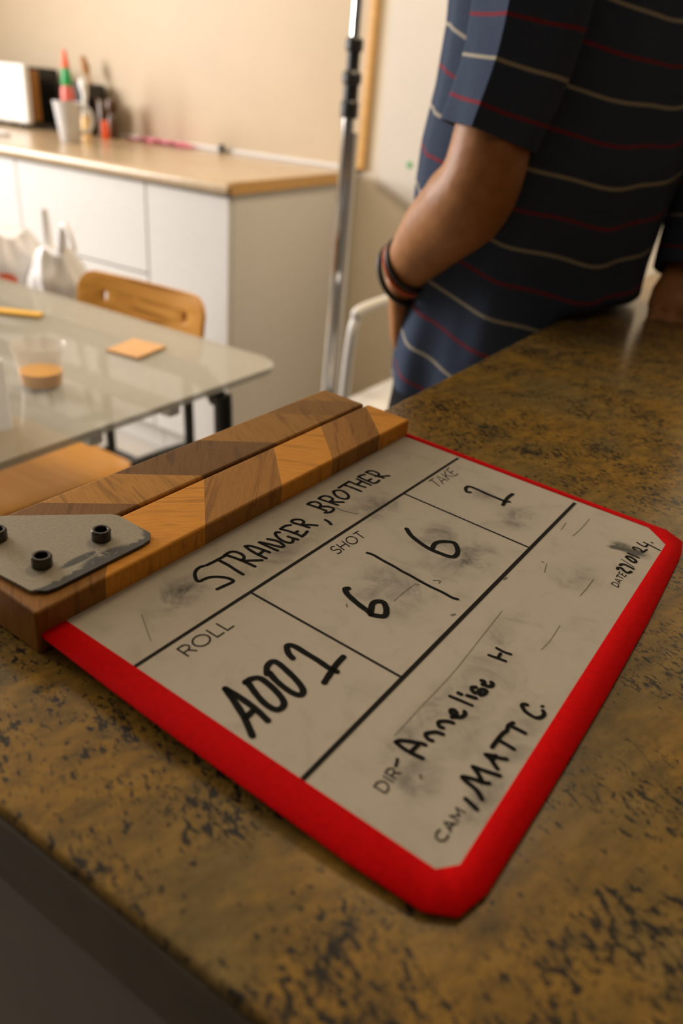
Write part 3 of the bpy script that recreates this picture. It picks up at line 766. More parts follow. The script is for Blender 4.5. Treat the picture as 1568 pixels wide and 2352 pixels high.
# ---------------------------------------------------------------- glass table
TZ = .73
tb = thing('glass_table', 'frosted glass dining table with rounded corners', 'table', (-1.35, .5, 0))
MB().prism(rrect(-2.15, -.722, .05, .975, .045, 8), TZ - .010, TZ, .0035, 3).build('glass_top', MAT['tabletop'], tb)
for y in (.592, .733):
    MB().box(-2.05, -.735, y - .011, y + .011, TZ - .030, TZ - .0105, .003).build('rail', MAT['rail'], tb, label='pale cross rail under the glass')
for y in (.14, .885):
    MB().tube([(-1.95, y, .001), (-1.95, y, .60), (-1.94, y, .665), (-1.90, y, .698), (-1.85, y, .705), (-.92, y, .705), (-.83, y, .700), (-.79, y, .672), (-.777, y, .615), (-.777, y, .001)], .0155, 14, smooth=5).build('leg_frame', MAT['black_tube'], tb, label='black arched tube leg')
GZ = TZ + .0005
cu = thing('plastic_cup', 'clear plastic cup of amber drink on the glass table', 'cup', (-.885, .65, GZ))
c = (-.893, .632, GZ)
MB().lathe([(.002, 0.0), (.0265, 0), (.028, .003), (.0305, .028), (.036, .056), (.0375, .058), (.037, .0592), (.0355, .057), (.0298, .029), (.0272, .004), (.002, .002)], c, 40).build('cup_wall', MAT['cup'], cu)
MB().lathe([(.002, .0025), (.0268, .0045), (.0288, .0225), (.002, .0227)], c, 40).build('drink', MAT['juice'], cu, label='amber drink')
nt = MB().prism([(-.955, .800), (-.972, .875), (-.905, .886), (-.890, .808)], GZ, GZ + .004, .001).build('card', MAT['note'], None)
tag(nt, 'small square tan card lying flat on the glass table', 'card')
yl = MB().prism([(-1.42, .70), (-1.43, .735), (-1.19, .862), (-1.175, .84)], GZ, GZ + .006, .002).build('ruler', MAT['yellow'], None)
tag(yl, 'yellow strip lying on the far left of the glass table', 'ruler')
cm = Matrix.Translation((-.845, .455, GZ)) @ Matrix.Rotation(math.radians(-8), 4, 'Z')
ct = thing('carton', 'plain white paper carton standing on the glass table at the left edge', 'carton', (-.845, .455, GZ))
pb_ = MB(); o_ = pb_.ring([cm @ Vector((x, y, 0)) for x, y in rrect(-.10, .045, -.11, .066, .006, 3)]); t_ = pb_.ring([cm @ Vector((x, y, .086)) for x, y in rrect(-.10, .045, -.11, .066, .006, 3)])
pb_.skin([o_, t_], True, True).build('box', MAT['paper'], ct, angle=30)
for x, z in ((.0, .016), (-.03, .02)):
    MB().lathe([(.004, 0), (.004, .001)], cm @ Vector((.0455, x + .03, z)), 12, (1, -.14, 0)).build('hole', MAT['dark_gap'], ct)

# bags behind the table
sl = thing('stool', 'white stool under the plastic bags behind the glass table', 'stool', (-1.80, 1.27, 0))
MB().lathe([(.005, 0), (.165, 0), (.17, .006), (.17, .022), (.164, .028), (.005, .028)], (-1.80, 1.27, .53), 36).build('seat', MAT['white_paint'], sl)
for a in (45, 135, 225, 315):
    ca, sa = math.cos(math.radians(a)), math.sin(math.radians(a))
    MB().tube([(-1.80 + .15 * ca, 1.27 + .15 * sa, .001), (-1.80 + .11 * ca, 1.27 + .11 * sa, .531)], .011, 12).build('leg', MAT['white_paint'], sl)
def bag(name, c, w, d, hgt, label, pr, handles):
    t = thing(name, label, 'bag', c, 'white plastic bags')
    m = MB(); rings = []
    for i in range(15):
        u = i / 14; k = (0.86 + .35 * math.sin(u * 2.2)) * (1 - .55 * max(0, u - .55) ** 1.3 * 2.2)
        ps = []
        for j in range(48):
            a = 2 * math.pi * j / 48
            f = noise.noise(Vector((math.cos(a) * 2.6 + c[0] * 9, math.sin(a) * 2.6, u * 3.0)))
            r = k * (1 + .16 * f + .04 * math.sin(a * 11 + u * 5))
            ps.append((c[0] + w * r * math.cos(a), c[1] + d * r * math.sin(a), c[2] + u * hgt * (1 + .06 * math.sin(a * 3))))
        rings.append(m.ring(ps))
    m.skin(rings, True, True)
    m.build('sack', MAT['bag'], t)
    if handles:
        for sx, hh in ((-1, .085), (1, .085)):
            x = c[0] + sx * w * .34
            hb = MB(); L = []
            path = [Vector((x, c[1], c[2] + hgt * .80)), Vector((x + sx * .004, c[1], c[2] + hgt * .93)), Vector((x + sx * .018, c[1], c[2] + hgt + hh * .75)), Vector((x + sx * .055, c[1] - .01, c[2] + hgt + hh * .55)), Vector((x + sx * .075, c[1] - .015, c[2] + hgt + hh * .15))]
            if sx < 0: path = [path[0], path[1], path[2] + Vector((.008, 0, .03))]
            hb.tube(path, [.030, .015, .008, .007, .005][:len(path)], 12, smooth=5)
            hb.build('handle', MAT['bag'], t)
    if pr:
        m = MB(); rr = []
        for i in range(2):
            z = c[2] + hgt * (.36 + .16 * i)
            rr.append(m.ring([(c[0] + w * 1.155 * math.cos(a) , c[1] + d * 1.155 * math.sin(a), z) for a in [math.radians(255 + 75 * q / 12) for q in range(13)]]))
        m.skin(rr, False, False).build('print', MAT['bagprint'], t, label='orange-red print')
    return t
bag('plastic_bag', (-1.862, 1.265, .5605), .082, .075, .185, 'crumpled white plastic bag with an orange-red print', True, False)
bag('plastic_bag', (-1.685, 1.275, .5605), .060, .06, .165, 'white plastic bag with upright twisted handles, right of the printed one', False, True)

# ---------------------------------------------------------------- wooden chair behind the table
def bent_plate(outline, holes, thick, place, curve, cw):
    """flat outline with holes (x along width, y up) bent about its upright axis, returned as MB"""
    cu_ = bpy.data.curves.new('tmp', 'CURVE'); cu_.dimensions = '2D'; cu_.fill_mode = 'BOTH'; cu_.extrude = thick / 2 - .0015; cu_.bevel_depth = .0015; cu_.bevel_resolution = 2
    for pl in [outline] + holes:
        s = cu_.splines.new('POLY'); s.points.add(len(pl) - 1); s.use_cyclic_u = True
        for p, q in zip(s.points, pl): p.co = (q[0], q[1], 0, 1)
    ob = bpy.data.objects.new('tmp', cu_); COL.objects.link(ob)
    me = bpy.data.meshes.new_from_object(ob.evaluated_get(bpy.context.evaluated_depsgraph_get()))
    bpy.data.objects.remove(ob); bpy.data.curves.remove(cu_)
    m = MB(); m.b.from_mesh(me); bpy.data.meshes.remove(me)
    bmesh.ops.triangulate(m.b, faces=m.b.faces)
    for it in range(3):
        bmesh.ops.subdivide_edges(m.b, edges=[e for e in m.b.edges if e.calc_length() > .03], cuts=1, use_grid_fill=True)
    for v in m.b.verts:
        x, y, z = v.co
        v.co = place @ Vector((x, y, z + curve * (x / cw) ** 2))
    return m
ch = thing('wooden_chair', 'honey plywood school chair on black tubes behind the glass table', 'chair', (-1.24, 1.02, 0))
pl = Matrix.Translation((-1.210, 1.125, .678)) @ Matrix.Rotation(math.radians(2.5), 4, 'Z') @ Matrix.Rotation(math.radians(90 - 9), 4, 'X')
def oval(cx, cy, rx, ry): return [(cx + rx * math.cos(2 * math.pi * i / 24), cy + ry * math.sin(2 * math.pi * i / 24)) for i in range(24)]
bent_plate(rrect(-.176, .176, -.072, .072, .042, 10), [oval(-.108, .026, .0085, .013), oval(.120, .024, .0085, .013)], .011, pl, .022, .176).build('backrest', MAT['ply'], ch)
sm = Matrix.Translation((-1.27, .79, .42)) @ Matrix.Rotation(math.radians(-4), 4, 'Z')
bent_plate(rrect(-.19, .19, -.185, .185, .05, 10), [], .012, sm, .008, .19).build('seat', MAT['ply'], ch)
for s in (-1, 1):
    x = -1.248 + s * .135
    MB().tube([(x, 1.165, .001), (x, 1.158, .25), (x, 1.152, .45), (x, 1.148, .60), (x + s * .002, 1.158, .735)], .0115, 12, smooth=4).build('back_leg', MAT['black_tube'], ch)
    MB().tube([(x - .01, .62, .001), (x - .015, .64, .30), (x - .02, .66, .385), (x - .02, .70, .403), (x - .01, 1.05, .403), (x, 1.152, .40)], .0115, 12, smooth=4).build('front_leg', MAT['black_tube'], ch)
MB().tube([(-1.383, 1.157, .30), (-1.113, 1.157, .30)], .010, 12).build('stretcher', MAT['black_tube'], ch)
MB().tube([(-1.398, .70, .30), (-1.398, 1.155, .30)], .010, 12).build('stretcher', MAT['black_tube'], ch)

# ---------------------------------------------------------------- light stand
SX, SY = -1.075, 1.65
ls = thing('light_stand', 'chrome telescopic light stand with black collars beside the white cabinet', 'stand', (SX, SY, 0))
MB().tube([(SX - .002, SY, .06), (SX + .002, SY, 1.098)], .0152, 20).build('lower_tube', MAT['chrome'], ls)
MB().tube([(SX + .002, SY, 1.098), (SX + .005, SY, 2.1)], .0115, 20).build('upper_tube', MAT['chrome'], ls)
MB().lathe([(.0157, 0), (.021, .002), (.021, .033), (.0175, .037), (.0175, .068), (.022, .073), (.022, .090), (.0148, .097), (.0148, .132), (.020, .136), (.020, .156), (.0115, .162)], (SX + .0015, SY, 1.0815), 24).build('collar', MAT['collar'], ls, label='black locking collar')
MB().tube([(SX + .002, SY, 1.163), (SX + .024, SY - .013, 1.163)], [.0066, .0066], 10).build('knob', MAT['collar'], ls)
MB().tube([(SX + .022, SY + .005, 1.054), (SX + .022, SY + .005, .66), (SX + .024, SY + .005, .33), (SX + .024, SY + .005, .06)], .0062, 10).build('cable', MAT['white_paint'], ls, label='white cable along the pole')
for a in (95, 215, 335):
    ca, sa = math.cos(math.radians(a)), math.sin(math.radians(a))
    MB().tube([(SX + .018 * ca, SY + .018 * sa, .27), (SX + .24 * ca, SY + .24 * sa, .010)], .009, 10).build('leg', MAT['chrome'], ls)
    MB().tube([(SX + .014 * ca, SY + .014 * sa, .10), (SX + .148 * ca, SY + .148 * sa, .117)], .006, 10).build('brace', MAT['chrome'], ls)
MB().lathe([(.0152, 0), (.025, .003), (.025, .045), (.0152, .048)], (SX - .001, SY, .245), 20).build('leg_collar', MAT['collar'], ls)
MB().lathe([(.0152, 0), (.023, .003), (.023, .03), (.0152, .033)], (SX - .002, SY, .085), 20).build('leg_collar', MAT['collar'], ls)

# ---------------------------------------------------------------- white chair between stand and person
wc = thing('white_chair', 'white tubular chair with a round-fronted seat behind the striped shirt', 'chair', (-.72, 1.72, 0))
MB().tube([(-.955, 1.50, .001), (-.93, 1.50, .40), (-.922, 1.50, .60), (-.922, 1.515, .665), (-.922, 1.56, .690), (-.922, 1.93, .692), (-.922, 1.975, .665), (-.922, 1.99, .60), (-.93, 1.99, .40), (-.955, 1.99, .001)], .013, 14, smooth=6).build('back_frame', MAT['white_paint'], wc)
sp = rrect(-.99, -.52, 1.525, 1.965, .11, 10)
MB().prism(sp, .40, .425, .009, 4).build('seat', MAT['white_paint'], wc)
for y in (1.57, 1.92):
    MB().tube([(-.50, y, .001), (-.53, y, .38), (-.56, y, .392), (-.92, y, .392)], .012, 12, smooth=4).build('front_leg', MAT['white_paint'], wc)

# ---------------------------------------------------------------- the counter in the foreground
co = thing('kitchen_counter', 'mottled brown laminate counter with dark edge in the foreground', 'counter', (.15, 1.3, 0))
MB().box(-.266, .60, .087, 2.49, .872, .91, .0028, 3).build('top', MAT['counter'], co)
MB().box(-.264, .598, .0855, .0872, .8725, .9065).build('edge_band', simple('dark_edge_band', (0.050, 0.036, 0.016), 0.6, 0, 0.3, 0.25, 60), co, smooth=False, label='dark edge band')
MB().box(-.262, .596, .092, 2.48, .0, .8715).build('base_panel', simple('grey_panel', (0.125, 0.114, 0.098), 0.7), co, smooth=False)

# ---------------------------------------------------------------- clapperboard
BROT = Matrix(((9.98910273e-01, 2.41677407e-02, 3.99272604e-02), (-2.41678015e-02, 9.99707800e-01, -4.81218210e-04), (-3.99272236e-02, -4.84260289e-04, 9.99202473e-01)))
cb = thing('clapperboard', 'red taped white film slate with wooden clap sticks and black marker writing', 'clapperboard', (-.03088, .14531, .9127), None, BROT)
sl_poly = [(-.224, -.0045), (-.0145, -.0045), (-.006, .003), (-.002, .012), (-.002, .262), (-.006, .277), (-.017, .2865), (-.224, .2865)]
MB().prism(sl_poly, -.0022, 0.0).build('slate_panel', MAT['slate'], cb, smooth=False, local=True)
pairs = [((-.1925, .0061), (-.1925, -.0062)), ((-.15, .0061), (-.15, -.0078)), ((-.1135, .0060), (-.1135, -.0086)), ((-.07, .0059), (-.07, -.0090)), ((-.037, .0059), (-.037, -.0094)), ((-.0145, .0059), (-.0110, -.0083)), ((-.0118, .0091), (-.0015, -.0030)),
         ((-.0092, .0122), (.0018, .0095)), ((-.0094, .06), (.0028, .06)), ((-.0097, .12), (.0031, .12)), ((-.0100, .19), (.0024, .19)), ((-.0103, .272), (-.0003, .268)), ((-.0168, .2785), (-.0032, .2845)), ((-.0235, .2848), (-.0130, .2908)), ((-.07, .2838), (-.07, .2904)), ((-.13, .2833), (-.13, .2901)), ((-.1925, .2828), (-.1925, .2898))]
tp = MB(); rr = [[], [], [], [], []]
for (ix, iy), (ox, oy) in pairs:
    I = Vector((ix, iy, 0)); O = Vector((ox, oy, 0)); d = (I - O).normalized(); jit = .0002 * noise.noise(Vector((ix * 300, iy * 300, 0)))
    rr[0].append(tp.b.verts.new(I + Vector((0, 0, .0001)))); rr[1].append(tp.b.verts.new(I + Vector((0, 0, .0004)) - d * .0004))
    rr[2].append(tp.b.verts.new(O + d * .0016 + Vector((0, 0, .0004)))); rr[3].append(tp.b.verts.new(O + d * jit + Vector((0, 0, -.0008)))); rr[4].append(tp.b.verts.new(O + d * .0008 + Vector((0, 0, -.0025))))
for a, c_ in zip(rr[:-1], rr[1:]):
    for i in range(len(a) - 1): tp.b.faces.new((a[i], a[i + 1], c_[i + 1], c_[i]))
tp.build('tape_border', MAT['red_tape'], cb, local=True, angle=70, label='red tape border')
def bar(name, x0, x1, y0, y1, mat, label):
    return MB().box(x0, x1, y0, y1, -.0104, .0112, .0016, 3).build(name, mat, cb, local=True, label=label)
bar('clap_stick', -.2270, -.1920, -.0075, .2872, MAT['wood_a'], 'near chevron-patterned wooden stick')
bar('clap_stick', -.2640, -.2290, -.0075, .2855, MAT['wood_b'], 'far darker wooden stick')
hp = [(-.1992, .0035), (-.1985, .008), (-.1985, .054), (-.1992, .0590), (-.2035, .0632), (-.2250, .0634), (-.2290, .0617), (-.2625, .0243), (-.2650, .019), (-.2650, .004), (-.2620, -.001), (-.226, -.0030), (-.2045, -.0012)]
MB().prism(hp, .0113, .0130, .0004, 2).build('hinge_plate', MAT['plate'], cb, local=True, label='worn grey steel hinge plate')
for x, y in ((-.2158, .0132), (-.2150, .0440), (-.2462, .0122)):
    MB().lathe([(.0044, 0), (.0044, .0046), (.0039, .0053), (.0030, .0053), (.0027, .0049), (.0027, .0018), (.0002, .0016)], (x, y, .0129), 32, caps=False).build('bolt', MAT['bolt'], cb, local=True, angle=30)

def strokes(name, keys, mat, z, label=None, wk=1.0):
    m = MB()
    for key in keys:
        for w, pts in STROKES[key]:
            P = [Vector((x / 1000, y / 1000, z)) for x, y in pts]
            if len(P) > 2 and key[:5] not in ('print', 'grid'): P, _ = catmull(P, [1] * len(P), 6)
            r = w / 2000 * wk
            n = len(P); L = []; Rr = []
            for i, p in enumerate(P):
                a = (P[i] - P[i - 1]).normalized() if i else (P[1] - P[0]).normalized()
                c_ = (P[i + 1] - P[i]).normalized() if i < n - 1 else a
                d = (a + c_); d = d.normalized() if d.length > 1e-4 else a
                q = Vector((-d.y, d.x, 0)); k = min(1.6, 1 / max(.5, d.dot(a)))
                wv = r * (1 + .10 * noise.noise(p * 400)) if key[:5] not in ('print', 'grid') else r
                L.append(m.b.verts.new(p + q * wv * k)); Rr.append(m.b.verts.new(p - q * wv * k))
            for i in range(n - 1): m.b.faces.new((L[i], Rr[i], Rr[i + 1], L[i + 1]))
            if key != 'grid':
                for p, d in ((P[0], P[0] - P[1]), (P[-1], P[-1] - P[-2])):
                    a0 = math.atan2(d.y, d.x)
                    if key[:5] == 'print' and r < .0004: continue
                    m.b.faces.new([m.b.verts.new(p + Vector((math.cos(a0 + t), math.sin(a0 + t), 0)) * r) for t in [math.pi * (j / 8 - .5) for j in range(9)]])
    for f in m.b.faces:
        f.normal_update()
        if f.normal.z < 0: f.normal_flip()
    me = bpy.data.meshes.new(name); m.b.to_mesh(me); m.b.free(); me.materials.append(mat)
    return link(name, me, cb, True, None, label)
strokes('grid_lines', ['grid'], MAT['print'], .00012, 'black ruled lines')
for key in [k_ for k_ in STROKES if k_.startswith('print')]:
    strokes(key.split('_')[1] + '_heading', [key], MAT['print'], .00012, 'thin printed ' + key.split('_')[1].upper() + ' heading', 1.25)
for key in [k_ for k_ in STROKES if k_.startswith('marks')]:
    strokes('pen_trace', [key], MAT['faint'], .00009, 'faint wiped pen trace')
for nm, keys, lab in (('title_writing', ['title'], 'handwritten title line'), ('roll_writing', ['roll'], 'handwritten roll number'), ('shot_writing', ['shot'], 'handwritten shot number'), ('take_writing', ['take'], 'handwritten take number'),
                      ('director_writing', ['dir'], 'handwriting after the DIR heading'), ('camera_writing', ['cam'], 'handwriting after the CAM heading'), ('date_writing', ['date'], 'handwritten date')):
    strokes(nm, keys, MAT['ink'], .00016, lab)

# ---------------------------------------------------------------- the person leaning on the counter
Fd = Vector((-.95, .30, 0)).normalized()        # facing
Lt = Vector((-Fd.y, Fd.x, 0))                    # towards the person's left
UP = Vector((0, 0, 1))
DZ = Vector((-.45, .75, 0)).normalized() * .022
pe = thing('person', 'person in a navy striped polo shirt leaning back on the counter, hand at the pocket', 'person', (-.40, 1.0, 0))

TOR = [(.78, 1.19, -.330, .993), (.84, 1.15, -.336, .989), (.90, 1.07, -.338, .987), (.96, 1.05, -.338, .987), (1.02, 1.08, -.338, .987), (1.08, 1.09, -.335, .990), (1.14, 1.03, -.335, .990),
       (1.20, .98, -.338, .987), (1.26, .95, -.345, .984), (1.32, .94, -.352, .980), (1.37, .93, -.360, .976)]
def tor(z):
    for a, b in zip(TOR[:-1], TOR[1:]):
        if z <= b[0]:
            t = (z - a[0]) / (b[0] - a[0]); return [a[i] * (1 - t) + b[i] * t for i in range(4)]
    return list(TOR[-1])
def torso_ring(z, n=72, off=0.0, fold=0.0, squash=1.0):
    _, s, cx, cy = tor(z)
    c = Vector((cx, cy, z)) + DZ
    ps = []
    for i in range(n):
        a = 2 * math.pi * i / n
        ca, sa = math.cos(a), math.sin(a)
        k = (abs(ca) ** 2.3 + abs(sa) ** 2.3) ** (-1 / 2.3)
        rr_ = 1.0
        if fold:
            rr_ += fold * (.55 * noise.noise(Vector((ca * 3.2, sa * 3.2, z * 2.2))) + .45 * math.sin(a * 9 + 3 * noise.noise(Vector((ca, sa, z * 3)))) * .6)
        p = c + Lt * (.165 * s * k * ca * rr_ + off * ca) * squash + Fd * (.115 * s * k * sa * rr_ + off * sa)
        if z < .916: p.x = min(p.x, -.2685)
        ps.append(p)
    return ps

# joints
SHL, ELL, WRL = Vector((-.345, .87, 1.355)), Vector((-.345, .792, 1.062)), Vector((-.453, .846, .940))
SHR, ELR, WRR = Vector((-.300, 1.185, 1.35)), Vector((-.165, 1.19, 1.16)), Vector((-.172, 1.115, .985))
HIP = Vector((-.365, 1.0, .90))

body = MB()
body.skin([body.ring(torso_ring(z, 32, -.012)) for z in (.84, .90, .96, 1.02, 1.08, 1.14, 1.20, 1.26, 1.32, 1.37)])
NB = Vector((-.372, .998, 1.41)); 
body.tube([Vector((-.36, 1.0, 1.30)), Vector((-.368, .998, 1.40)), Vector((-.385, .993, 1.47)), Vector((-.402, .99, 1.53)), Vector((-.418, .987, 1.60))], [.060, .058, .054, .056, .050], 20)
for sh, s in ((SHL, 1), (SHR, -1)):
    body.tube([Vector((-.362, .998, 1.335)), sh * .55 + Vector((-.362, .998, 1.335)) * .45, sh], [.07, .060, .054], 16)
body.tube([SHL, SHL * .6 + ELL * .4, SHL * .2 + ELL * .8, ELL, ELL * .78 + WRL * .22 + Vector((.004, -.002, -.004)), ELL * .45 + WRL * .55, ELL * .12 + WRL * .88, WRL], [.058, .048, .0405, .0425, .0470, .0415, .0315, .0300], 20, smooth=3)
body.tube([SHR, SHR * .5 + ELR * .5, ELR, ELR * .7 + WRR * .3, WRR], [.060, .047, .042, .042, .029], 18, smooth=3)
# head with a face
HC = Vector((-.425, .985, 1.615))
hr = []
for z, fr, bk, w, sh in ((-.105, .060, .030, .040, .022), (-.085, .078, .050, .055, .016), (-.06, .082, .068, .064, .010), (-.03, .083, .082, .070, .004), (0, .084, .094, .074, 0), (.03, .086, .098, .076, 0), (.06, .083, .094, .074, -.002), (.085, .066, .076, .060, -.004), (.103, .034, .040, .034, -.006), (.110, .010, .012, .010, -.008)):
    ps = []
    for i in range(28):
        a = 2 * math.pi * i / 28; f = math.cos(a)
        ps.append(HC + Fd * ((fr if f > 0 else bk) * f + sh) + Lt * w * math.sin(a) + UP * z)
    hr.append(body.ring(ps))
body.skin(hr)
body.tube([HC + Fd * .083 + UP * .012, HC + Fd * .096 - UP * .012, HC + Fd * .104 - UP * .028, HC + Fd * .084 - UP * .036], [.008, .010, .014, .010], 12)
for dz in (-.056, -.066): body.tube([HC + Fd * .070 + Lt * .026 + UP * dz, HC + Fd * .086 + UP * (dz + .002), HC + Fd * .070 - Lt * .026 + UP * dz], [.004, .0065, .004], 10)
for s in (1, -1):
    body.tube([HC + Lt * s * .074 + UP * .022 - Fd * .006, HC + Lt * s * .086 + UP * .004 - Fd * .012, HC + Lt * s * .076 - UP * .026 - Fd * .004], [.010, .013, .008], 10)
    body.tube([HC + Fd * .080 + Lt * s * .046 + UP * .030, HC + Fd * .088 + Lt * s * .024 + UP * .032], [.006, .007], 8)
# legs and feet
for s in (1, -1):
    hip = HIP + Lt * .076 * s; kn = Vector((-.398, 1.0, .49)) + Lt * .085 * s; an = Vector((-.410, 1.0, .085)) + Lt * .10 * s
    body.tube([hip, hip * .5 + kn * .5, kn, kn * .6 + an * .4, an], [.080, .072, .056, .052, .036], 18, smooth=3)
    body.tube([an + UP * .01 - Fd * .03 - UP * .04, an + Fd * .06 - UP * .045, an + Fd * .16 - UP * .06], [.034, .034, .020], 14)
def hand(w, d, n, curl, spread, thumb_side, palm=.088):
    """palm with five separate fingers: w wrist, d direction to the knuckles, n back of the hand"""
    d = d.normalized(); n = (n - d * n.dot(d)).normalized(); s = d.cross(n)
    rings = []
    for t, wd, th in ((-.10, .027, .021), (.15, .030, .0165), (.5, .038, .0155), (.85, .042, .0140), (1.0, .040, .0115)):
        c_ = w + d * palm * t
        rings.append(body.ring([c_ + s * wd * math.cos(a) + n * th * math.sin(a) for a in [2 * math.pi * k / 20 for k in range(20)]]))
    body.skin(rings)
    for i, (off, ln, r) in enumerate(((-.0295, .060, .0074), (-.0100, .074, .0082), (.0105, .078, .0084), (.0300, .070, .0082))):
        off *= thumb_side; q = w + d * palm * .94 + s * off; dirv = (d + s * off * spread).normalized(); pts = [q - d * .02, q]; a = 0
        for seg, f in enumerate((.45, .32, .23)):
            a += curl * (.75, 1.0, .7)[seg]
            q = q + (dirv * math.cos(a) - n * math.sin(a)) * ln * f; pts.append(q)
        body.tube(pts, [r * 1.05, r * 1.1, r * 1.02, r * .95, r * .78], 12, smooth=2)
    b0 = w + d * palm * .22 + s * .026 * thumb_side; td = (d * .72 + s * .75 * thumb_side - n * .22).normalized()
    body.tube([b0 - s * .012 * thumb_side, b0 + td * .026, b0 + td * .052 + d * .004 - n * .006, b0 + td * .066 + d * .014 - n * .014], [.0150, .0125, .0105, .0085], 12, smooth=2)
hand(WRL + Vector((-.004, .005, -.010)), Vector((-.020, .050, -.082)), Vector((-.80, -.50, .10)), .50, 1.5, 1)
hand(WRR + Vector((-.001, -.010, -.020)), Vector((.012, -.050, -.040)), Vector((.15, -.35, 1.0)), .10, 3.0, -1, .080)
skin = body.build('body', MAT['skin'], pe)
rm = skin.modifiers.new('one_surface', 'REMESH'); rm.mode = 'VOXEL'; rm.voxel_size = .0042; rm.use_smooth_shade = True
sm_ = skin.modifiers.new('soften', 'SMOOTH'); sm_.factor = .5; sm_.iterations = 5

# hair
hm = MB(); rings = []
for z, k in ((-.06, 1.02), (-.03, 1.08), (0, 1.10), (.03, 1.12), (.06, 1.14), (.085, 1.18), (.105, 1.3), (.122, 1.2)):
    base = {-.06: (.02, .072, .068), -.03: (.03, .086, .074), 0: (.05, .098, .077), .03: (.078, .102, .079), .06: (.083, .098, .077), .085: (.068, .080, .063), .105: (.036, .044, .036), .122: (.010, .012, .010)}[z]
    ps = []
    for i in range(36):
        a = 2 * math.pi * i / 36; f = math.cos(a); j = 1 + .05 * noise.noise(Vector((math.cos(a) * 5, math.sin(a) * 5, z * 40)))
        ps.append(HC + Fd * ((base[0] if f > 0 else base[1]) * f * j * (1.0 if f > 0 else 1.08)) + Lt * base[2] * 1.06 * math.sin(a) * j + UP * (z + .004))
    rings.append(hm.ring(ps))
hm.skin(rings).build('hair', MAT['hair'], pe)

# trousers
tr = MB()
tr.skin([tr.ring([Vector((min(p.x, -.270), p.y, p.z)) for p in torso_ring(z, 40, o)]) for z, o in ((.80, -.016), (.86, -.014), (.92, -.020))])
for s in (1, -1):
    hip = HIP + Lt * .076 * s - UP * .06 - Vector((.0, 0, 0)); kn = Vector((-.400, 1.0, .49)) + Lt * .085 * s; an = Vector((-.415, 1.0, .07)) + Lt * .10 * s
    tr.tube([hip, hip * .5 + kn * .5, kn, an], [.088, .084, .072, .062], 20, smooth=4)
tr.build('trousers', MAT['trousers'], pe)
for s in (1, -1):
    an = Vector((-.410, 1.0, .05)) + Lt * .10 * s
    so_ = MB()
    so_.tube([an - Fd * .05 - UP * .005, an - Fd * .02 - UP * .002, an + Fd * .08 - UP * .008, an + Fd * .17 - UP * .02, an + Fd * .195 - UP * .022], [.030, .043, .042, .030, .014], 16, smooth=3)
    for v in so_.b.verts: v.co.z = max(v.co.z, .002)
    so_.build('shoe', MAT['shoe'], pe)

# polo shirt with sleeves; the stripe coordinate runs down the body and along each sleeve
sh = bmesh.new(); uvl = sh.loops.layers.uv.new('stripe')
def patch(rings, vs_, closed=True, sharp=()):
    V = [[sh.verts.new(p) for p in r] for r in rings]; n = len(V[0]); fs = []
    for i in range(len(V) - 1):
        for j in range(n):
            k = (j + 1) % n
            f = sh.faces.new((V[i][j], V[i][k], V[i + 1][k], V[i + 1][j]))
            for lp, val in zip(f.loops, (vs_[i][j], vs_[i][k], vs_[i + 1][k], vs_[i + 1][j])): lp[uvl].uv = (j / n, val)
            f.smooth = True
            fs.append(f)
    for j in sharp:
        for i in range(len(V) - 1):
            e = sh.edges.get((V[i][j], V[i + 1][j]))
            if e: e.smooth = False
    return V
zs = [.795 + .0115 * i for i in range(51)]
R_ = []; S_ = []
for q, z in enumerate(zs):
    loose = max(0.0, (.98 - z) / .18)
    r = torso_ring(min(z, 1.37), 144, .004, .04 + .085 * loose)
    rr_ = []; ss_ = []
    for i, p in enumerate(r):
        a = 2 * math.pi * i / 144
        front = math.sin(a)
        zz = z - .012 * front * loose + .006 * math.sin(a * 2 + .8)
        p = Vector((p.x, p.y, zz))
        # the hem bunches over the counter at the back
        if p.x > -.2665 and p.z < .9165: p.z = .9165
        rr_.append(p); ss_.append(z - .033 * math.sin(a) * (1 + .6 * loose) + .006 * noise.noise(Vector((math.cos(a) * 2, math.sin(a) * 2, z * 7))))
    R_.append(rr_); S_.append(ss_)
# yoke up to the collar
top = R_[-1]; nc = Vector((-.377, .996, 1.445))
for t, zz, rn in ((.25, 1.392, .068), (.5, 1.412, .068), (.75, 1.430, .068), (1, 1.446, .068), (1, 1.470, .070), (1, 1.478, .074), (1, 1.474, .080), (1, 1.448, .096)):
    rg = []
    for i, p in enumerate(top):
        d = Vector((p.x - nc.x, p.y - nc.y, 0)).normalized(); g_ = nc + d * rn
        rg.append(Vector((p.x * (1 - t) + g_.x * t, p.y * (1 - t) + g_.y * t, zz)))
    R_.append(rg); S_.append([1.4455] * 144)
patch(R_, S_)
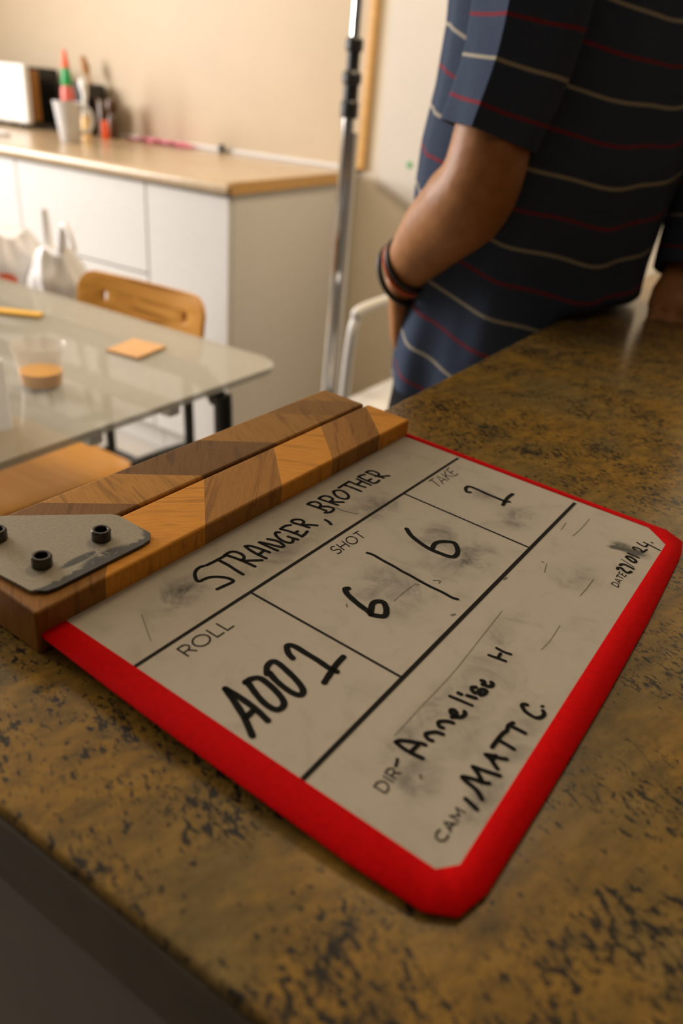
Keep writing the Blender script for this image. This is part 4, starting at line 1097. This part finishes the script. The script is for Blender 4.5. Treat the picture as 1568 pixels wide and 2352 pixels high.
# inside turn of the hem
patch([[p + (Vector((nc.x, nc.y, p.z)) - p).normalized() * .004 + UP * .012 for p in R_[0]], R_[0]], [[.70] * 144, S_[0]])
def sleeve(axis, rad, crease, dirn, v0, flat):
    P, rs = catmull(axis, rad, 6)
    rings = []; vals = []; n = 48; acc = 0
    for i, p in enumerate(P):
        if i: acc += (P[i] - P[i - 1]).length
        d = (P[min(i + 1, len(P) - 1)] - P[max(i - 1, 0)]).normalized()
        u = (dirn - d * dirn.dot(d)).normalized(); w = d.cross(u)
        ps = []; vv = []
        for j in range(n):
            a = 2 * math.pi * j / n
            if crease:
                # two nearly flat panels meeting on an ironed crease at a = 0
                e = min(a, 2 * math.pi - a); E = 1.15
                if e < E:
                    t = e / E; px_ = 1.16 * (1 - t) + .99 * math.cos(E) * t; py_ = .99 * math.sin(E) * t
                    a = math.copysign(math.atan2(py_, px_), 1 if a < math.pi else -1); k = math.hypot(px_, py_)
                else: k = 1
            else: k = 1
            k *= 1 + .02 * math.sin(a * 5 + acc * 40) + .03 * noise.noise(Vector((math.cos(a) * 2, math.sin(a) * 2, acc * 12)))
            ps.append(p + (u * math.cos(a) + w * math.sin(a) * flat) * rs[i] * k)
            vv.append(v0 - 1.06 * acc + .006 * math.cos(a))
        rings.append(ps); vals.append(vv)
    V = patch(rings, vals, sharp=(0,) if crease else ())
    d = (P[-1] - P[-2]).normalized(); u = (dirn - d * dirn.dot(d)).normalized()
    inner = [[q + (P[-1] - q).normalized() * .003 for q in rings[-1]], [q + (P[-1] - q).normalized() * .004 - d * .03 for q in rings[-1]]]
    patch([rings[-1]] + inner, [vals[-1]] * 3)
CUF = Vector((-.349, .802, 1.098))
sleeve([Vector((-.355, .925, 1.395)), Vector((-.345, .865, 1.36)), Vector((-.334, .826, 1.26)), Vector((-.337, .814, 1.17)), CUF], [.052, .066, .0615, .0585, .0560], True, Vector((.10, -.99, .0)), 1.3935, .93)
sleeve([Vector((-.34, 1.08, 1.39)), Vector((-.305, 1.17, 1.36)), Vector((-.205, 1.20, 1.25)), Vector((-.167, 1.192, 1.155)), Vector((-.172, 1.145, 1.045)), Vector((-.170, 1.108, .958))], [.052, .068, .066, .062, .052, .047], False, Vector((.9, -.4, 0)), 1.40, 1.0)
me = bpy.data.meshes.new('polo_shirt'); sh.to_mesh(me); sh.free(); me.materials.append(MAT['shirt'])
link('polo_shirt', me, pe, label='navy polo shirt with thin white and red stripes')

# bracelets
def band(t, tilt, r, th, mat, name, label):
    c_ = ELL * (1 - t) + WRL * t; d = (WRL - ELL).normalized()
    u = d.cross(UP).normalized(); w = d.cross(u)
    m = MB(); pts = [c_ + (u * math.cos(a) * r + w * math.sin(a) * r) + d * tilt * math.sin(a + .5) for a in [2 * math.pi * k / 40 for k in range(40)]]
    rings = []
    for k, p in enumerate(pts):
        t_ = (pts[(k + 1) % 40] - pts[k - 1]).normalized(); o_ = (p - c_).normalized(); b_ = t_.cross(o_)
        rings.append(m.ring([p + o_ * th * math.cos(q) + b_ * th * math.sin(q) for q in [2 * math.pi * z / 10 for z in range(10)]]))
    m.skin(rings + [rings[0]], True, False).build(name, mat, pe, label=label)
band(.90, .006, .0335, .0030, MAT['collar'], 'bracelet', 'black cord bracelet')
band(.95, .009, .0335, .0028, simple('coral_cord', (0.62, 0.12, 0.04), 0.7), 'bracelet', 'orange cord bracelet')
band(1.03, .012, .0350, .0035, MAT['collar'], 'bracelet', 'loose black bracelet')
